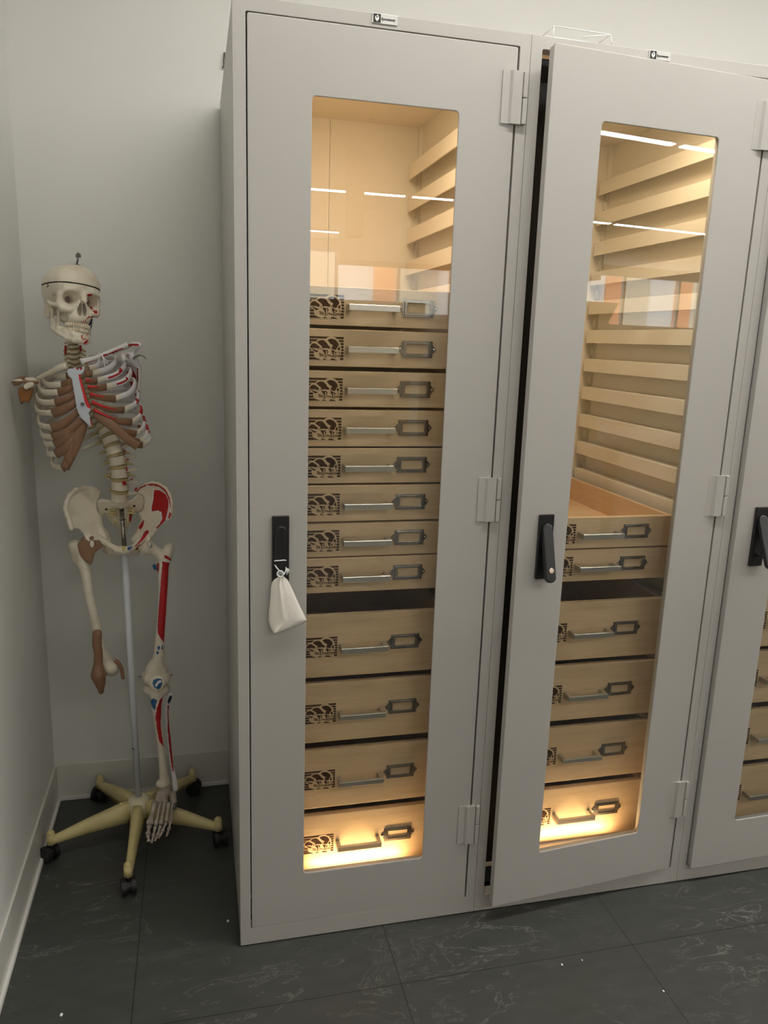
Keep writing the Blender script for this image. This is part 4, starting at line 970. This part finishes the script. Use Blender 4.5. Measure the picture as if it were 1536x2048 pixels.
q2 = P3(z4([(618, 148), (645, 165), (668, 210), (682, 285)]), [.50, .495, .495, .50]); bm = bm_new(); tube(bm, spline(q2, 6), [.0055]*18+[.004], 8, flat=.5, up=Vector((1, 0, 0))); done(bm, 'knee_ligament', 'brown', sk, smooth=True)
bm = bm_new()
for L in ([(795, 268), (815, 268)], [(1030, 262), (1042, 252)]): tube(bm, [B4(p, .50) for p in L], .0018, 8)
done(bm, 'knee_pin', 'bronze', sk)
# knee cap, shin, calf bone
kc = B4((930, 312), .474)
bone('kneecap', lambda P: smin(ell(P, kc, (.0225, .0095, .0235)), ell(P, kc+[0, 0, -.016], (.011, .008, .014)), .008), kc-.034, kc+.034, .0015, ['bonelight', 'blue', 'whiteprint'], sk,
     [(z4([(900, 295), (930, 280), (962, 285), (968, 320), (955, 350), (935, 362), (908, 345), (897, 320)]), 1), (z4([(912, 330), (935, 300), (960, 292), (958, 312), (940, 318), (925, 345)]), 2)])
tq = P3(z4([(925, 375), (925, 420), (925, 500), (940, 620), (955, 750), (968, 880), (978, 960), (985, 1040)]), [.51, .505, .497, .495, .495, .497, .50, .505])
tqf, tqr = fine(tq, [.021, .0175, .0135, .0118, .0108, .0105, .0125, .0150]); lo, hi = bbox(tq, .04)
bone('tibia', lambda P: smin(smin(smin(chain(P, tqf, tqr, .0008), cone(P, B4((865, 360), .51), B4((985, 362), .51), .0145, .0145), .012), cone(P, B4((965, 1050), .50), B4((945, 1052), .50), .012, .010), .008), cone(P, B4((850, 352), .52), B4((1000, 352), .52), .010, .010), .006), lo, hi, .002,
     ['bone', 'red', 'blue'], sk, [(z4([(978, 405), (992, 420), (975, 450), (962, 500), (955, 600), (965, 700), (978, 785), (945, 740), (925, 640), (918, 560), (928, 500), (950, 440)]), 1), (z4([(882, 440), (905, 425), (930, 440), (920, 480), (915, 515), (900, 500), (885, 470)]), 2)])
fq = P3(z4([(1022, 400), (1010, 440), (1000, 520), (1008, 650), (1025, 800), (1040, 930), (1058, 1040), (1062, 1085)]), [.53, .53, .53, .53, .528, .525, .518, .515]); fqf, fqr = fine(fq, [.0105, .008, .0052, .0050, .0052, .0058, .0085, .0095]); lo, hi = bbox(fq, .02)
bone('fibula', lambda P: chain(P, fqf, fqr, .0008), lo, hi, .0017, ['bonewhite', 'red', 'navy'], sk,
     [(z4([(1005, 480), (1018, 480), (1022, 650), (1040, 850), (1052, 960), (1042, 960), (1022, 820), (1008, 660)]), 1), (z4([(1020, 410), (1038, 405), (1035, 440), (1012, 470), (1005, 450)]), 2)])
# foot
Fz = lambda L, z: (lambda d: CAM+d*((z-CAM[2])/d[2]))(ray(*z4([L])[0]))
an = B4((990, 1100), .50)
def foot():
    mats = ['bonedark', 'bone', 'red']
    heel = np.array([an[0]+.012, .555, an[2]-.045])
    q = lambda *L: [at(*z4([(x, y)])[0], Y) for x, y, Y in L]
    tal = q((985, 1085, .505), (990, 1120, .48)); cub = q((1040, 1130, .49), (1050, 1180, .46)); nav = q((950, 1130, .475), (940, 1175, .455)); cu2 = q((985, 1140, .47), (985, 1180, .452))
    allp = tal+cub+nav+cu2+[heel]; lo, hi = bbox(allp, .03)
    def f(P):
        d = chain(P, [an+[0, .01, -.004], tal[0], tal[1]], [.018, .017, .014]); d = smin(d, chain(P, [an+[.008, .012, -.02], heel], [.015, .018]), .006)
        for v, r in ((cub, .0115), (nav, .0115), (cu2, .0105)): d = smin(d, chain(P, v, [r, r*.9]), .0025)
        return d
    bone('ankle_bones', f, lo, hi, .0017, ['bonedark', 'ink'], sk)
    MT = [((918, 1180, .452), (900, 1250, .425), (872, 1355, .385), (862, 1425, .360), (870, 1478, .345)),
          ((955, 1185, .448), (942, 1260, .42), (918, 1362, .382), (900, 1440, .358), (888, 1485, .345)),
          ((985, 1185, .448), (975, 1260, .42), (955, 1355, .385), (932, 1430, .36), (912, 1472, .35)),
          ((1015, 1185, .452), (1008, 1255, .425), (995, 1335, .392), (965, 1405, .368), (940, 1452, .355)),
          ((1048, 1190, .46), (1040, 1255, .435), (1028, 1325, .40), (1015, 1385, .375), (998, 1438, .36))]
    for j, L in enumerate(MT):
        p = q(*L); bm = bm_new(); th = 1.35 if j == 0 else 1.0
        def ph(a, b, r):
            d = b-a; pts = [a+d*t for t in (0.03, .12, .3, .5, .7, .88, .97)]; tube(bm, pts, [r*.8, r*1.15, r*.75, r*.62, r*.75, r*1.15, r*.8], 10)
        ph(p[0], p[2], .0072*th if j == 0 else .0062); ph(p[2], p[3], .0052*th)
        if j: e = p[3]+(p[4]-p[3])*.55; ph(p[3], e, .0042); ph(e, p[4], .0036)
        else: ph(p[3], p[4], .0058)
        done(bm, 'toe_ray', ['bonedark'], sk, smooth=True)['label'] = 'long foot bone with its toe'
    bm = bm_new(); tube(bm, spline(q((895, 1300, .40), (900, 1335, .395), (888, 1300, .40)), 4), .0015, 6); done(bm, 'muscle_mark', 'red', sk)
    bm = bm_new(); cc = q((1068, 1200, .44), (1050, 1240, .43)); tube(bm, cc, .0045, 8); tube(bm, q((1020, 1352, .40), (1030, 1362, .395)), .003, 8); done(bm, 'foot_wire', 'darksteel', sk)
foot()

# ---------------------------------------------------------------- muslin pouch hanging on the first latch
def pouch():
    root = empty('drawstring_pouch', tuple(at(561, 1150, -.02))); tag(root, 'white muslin drawstring pouch hanging by its cord from the leftmost cabinet latch', 'pouch')
    bpy.context.view_layer.update(); PI_ = root.matrix_world.inverted()
    K = lambda x, y: (520+x/7.585, 1010+y/7.585)
    rows = [(1048, 272, 352), (1075, 285, 362), (1105, 240, 398), (1135, 208, 420), (1180, 178, 446), (1240, 166, 474), (1320, 160, 512), (1420, 153, 558), (1520, 144, 604), (1620, 132, 652), (1700, 126, 690), (1750, 128, 716), (1800, 140, 640), (1860, 155, 500), (1905, 178, 370), (1940, 205, 262)]
    n = 28; front = []; back = []
    ys = np.linspace(0, 1, 44); ky = np.linspace(0, 1, len(rows)); R = np.array(rows, float)
    bm = bm_new(); FR = []; BK = []
    for t in ys:
        y, l, r = [np.interp(t, ky, R[:, c]) for c in range(3)]
        fr, bk = [], []
        for j in range(n+1):
            s = j/n; x = l+(r-l)*s
            w = math.sqrt(max(0, 1-(2*s-1)**2)); th = (.004+.012*math.sin(min(1, t*1.5)*math.pi*.5)*(1-.35*t))*w
            fold = .0022*math.sin(s*math.pi*9+1.2)*math.exp(-t*7)*w + .0035*math.exp(-((s-(.50-.10*math.sin(t*3)))/.07)**2)*min(1, t*3)*(1-t*.6)
            fr.append(bm.verts.new(at(*K(x, y+(s-.5)*0), -.010-th-fold))); bk.append(bm.verts.new(at(*K(x, y), -.0095)) if 0 < j < n else fr[-1])
        FR.append(fr); BK.append(bk)
    for a in range(len(ys)-1):
        for j in range(n):
            bm.faces.new((FR[a][j], FR[a][j+1], FR[a+1][j+1], FR[a+1][j]))
            q = [BK[a][j], BK[a+1][j], BK[a+1][j+1], BK[a][j+1]]
            u = []; [u.append(v) for v in q if v not in u]
            try: bm.faces.new(u)
            except ValueError: pass
    o = done(bm, 'bag', 'cloth', root, smooth=True); o.matrix_parent_inverse = PI_
    bm = bm_new(); Y = -.022
    tube(bm, spline([at(*K(215, 852), -.017), at(*K(250, 846), Y), at(*K(310, 842), Y), at(*K(370, 838), Y), at(*K(396, 845), -.017)], 4), .0013, 6)
    tube(bm, [at(*K(220, 905), -.019), at(*K(262, 962), -.022), at(*K(305, 1010), -.024)], .0013, 6)
    tube(bm, spline([at(*K(362, 1058), -.024), at(*K(385, 1010), -.022), at(*K(398, 960), -.020), at(*K(388, 945), -.019)], 4), .0013, 6)
    c = [at(*K(308+46*math.cos(a), 1045+44*math.sin(a)), -.023) for a in np.linspace(0, 2*math.pi, 18)[:-1]]; tube(bm, c, .0019, 8, closed=True)
    for e in ((445, 1005), (430, 1030), (408, 1060)): tube(bm, [at(*K(400, 965), -.021), at(*K((400+e[0])/2+6, (965+e[1])/2-8), -.022), at(*K(*e), -.019)], [.0012, .002, .0014], 6)
    o = done(bm, 'cord', 'string', root, smooth=True); o.matrix_parent_inverse = PI_
pouch()

# clear plastic cover lying on the cabinets and the small hook on the wall
bm = bm_new(); z = CH
for a, b in (((.668, .0), (.668, .03)), ((.668, .03), (.80, .028)), ((.80, .028), (.806, .0)), ((.735, .012), (.80, .028))):
    for yy in (.005, .06): tube(bm, [(a[0], yy, z+.001+a[1]*.75), (b[0], yy, z+.001+b[1]*.75)], .0011, 6)
for x, h in ((.668, .0235), (.80, .022), (.806, .001), (.668, .001)): tube(bm, [(x, .005, z+h), (x, .06, z+h)], .0011, 6)
tag(done(bm, 'plastic_stand', 'clear'), 'small clear bent plastic holder lying on top of the cabinets near their left joint', 'holder')
bm = bm_new(); h = at(449, 106, YB-.006)
tube(bm, [h, at(448, 120, YB-.010), at(447.5, 134, YB-.010)], [.0022, .0030, .0016], 8); tube(bm, [at(444, 134, YB-.008), at(452, 134.5, YB-.008)], .0022, 8); tube(bm, [h, h+[0, .007, 0]], .0025, 8)
tag(done(bm, 'wall_hook', 'darksteel'), 'tiny dark metal hook on the back wall beside the top of the leftmost cabinet', 'hook')

# crumbs on the floor
for k, (x, y, r, lab) in enumerate(((1124, 1930, .0024, 'tiny white crumb on the floor tile below the middle cabinet, left of two'), (1164, 1921, .0019, 'tiny white crumb on the floor tile below the middle cabinet, right of two'), (123, 2031, .0035, 'white crumb on the dark floor near the lower left picture corner'), (1327, 1983, .0022, 'tiny pale crumb on the floor seam at lower right'), (456, 1843, .003, 'pale curl of lint on the dark floor left of the cabinet foot'))):
    p = CAM + ray(x, y)*(-CAM[2]/ray(x, y)[2]); bm = bm_new()
    bmesh.ops.create_icosphere(bm, subdivisions=2, radius=r, matrix=Matrix.Translation((p[0], p[1], r*.6)) @ Matrix.Diagonal((1, 1.4, .6, 1)))
    for v in bm.verts: v.co += Vector(rng.normal(0, r*.12, 3))
    tag(done(bm, 'crumb', 'string'), lab, 'crumb', 'crumbs on the floor')

# ---------------------------------------------------------------- what the glass mirrors: a work table with cardboard boxes
tb = empty('work_table', (1.9, -3.0, 0)); tag(tb, 'grey work table carrying cardboard boxes, mirrored in the glass doors', 'table')
bm = bm_new(); bx(bm, -1.9, 1.9, -.4, .4, .86, .9, .004); done(bm, 'table_top', 'tabletop', tb)
for sx_ in (-1.8, 1.8):
    for sy_ in (-.34, .34): box('leg', 'black', sx_-.03, sx_+.03, sy_-.03, sy_+.03, 0, .86, tb)
def carton(x, y, z, w, d, h, lab, flap=0, words=()):
    r = empty('cardboard_box', (x, y, z)); tag(r, lab, 'box', 'cardboard boxes on the work table')
    bm = bm_new(); bx(bm, -w/2, w/2, -d/2, d/2, 0, h, .002); done(bm, 'carton', 'card', r)
    if flap:
        bm = bm_new(); a = [bm.verts.new(v) for v in ((-w/2, d/2, h), (w/2, d/2, h), (w/2, d/2+.08, h+.11), (-w/2+.05, d/2+.08, h+.11))]; f = bm.faces.new(a)
        bmesh.ops.solidify(bm, geom=[f], thickness=.004); done(bm, 'flap', 'card', r)
    for tx, tz in words:
        me = text_mesh('FRAGILE', .045, 'ink2', .0003, .0006); t = link('printed_word', me, 'ink2', r, (tx, d/2+.0004, tz)); t.rotation_euler = (math.pi/2, 0, math.pi)
carton(.72, -2.82, .9, .8, .36, .40, 'plain cardboard box under the one printed FRAGILE on the work table')
carton(.74, -2.82, 1.30, .9, .36, .405, 'cardboard box printed FRAGILE, on top of a plain one on the work table', 0, ((.28, .27), (.27, .03)))
carton(2.62, -2.85, .9, .75, .36, .40, 'plain cardboard box under the open box on the work table')
carton(2.66, -2.85, 1.30, .70, .34, .36, 'open cardboard box with raised flap, on top of a plain one', 1)
carton(1.6, -2.9, .9, .6, .36, .44, 'cardboard box standing alone in the middle of the work table')
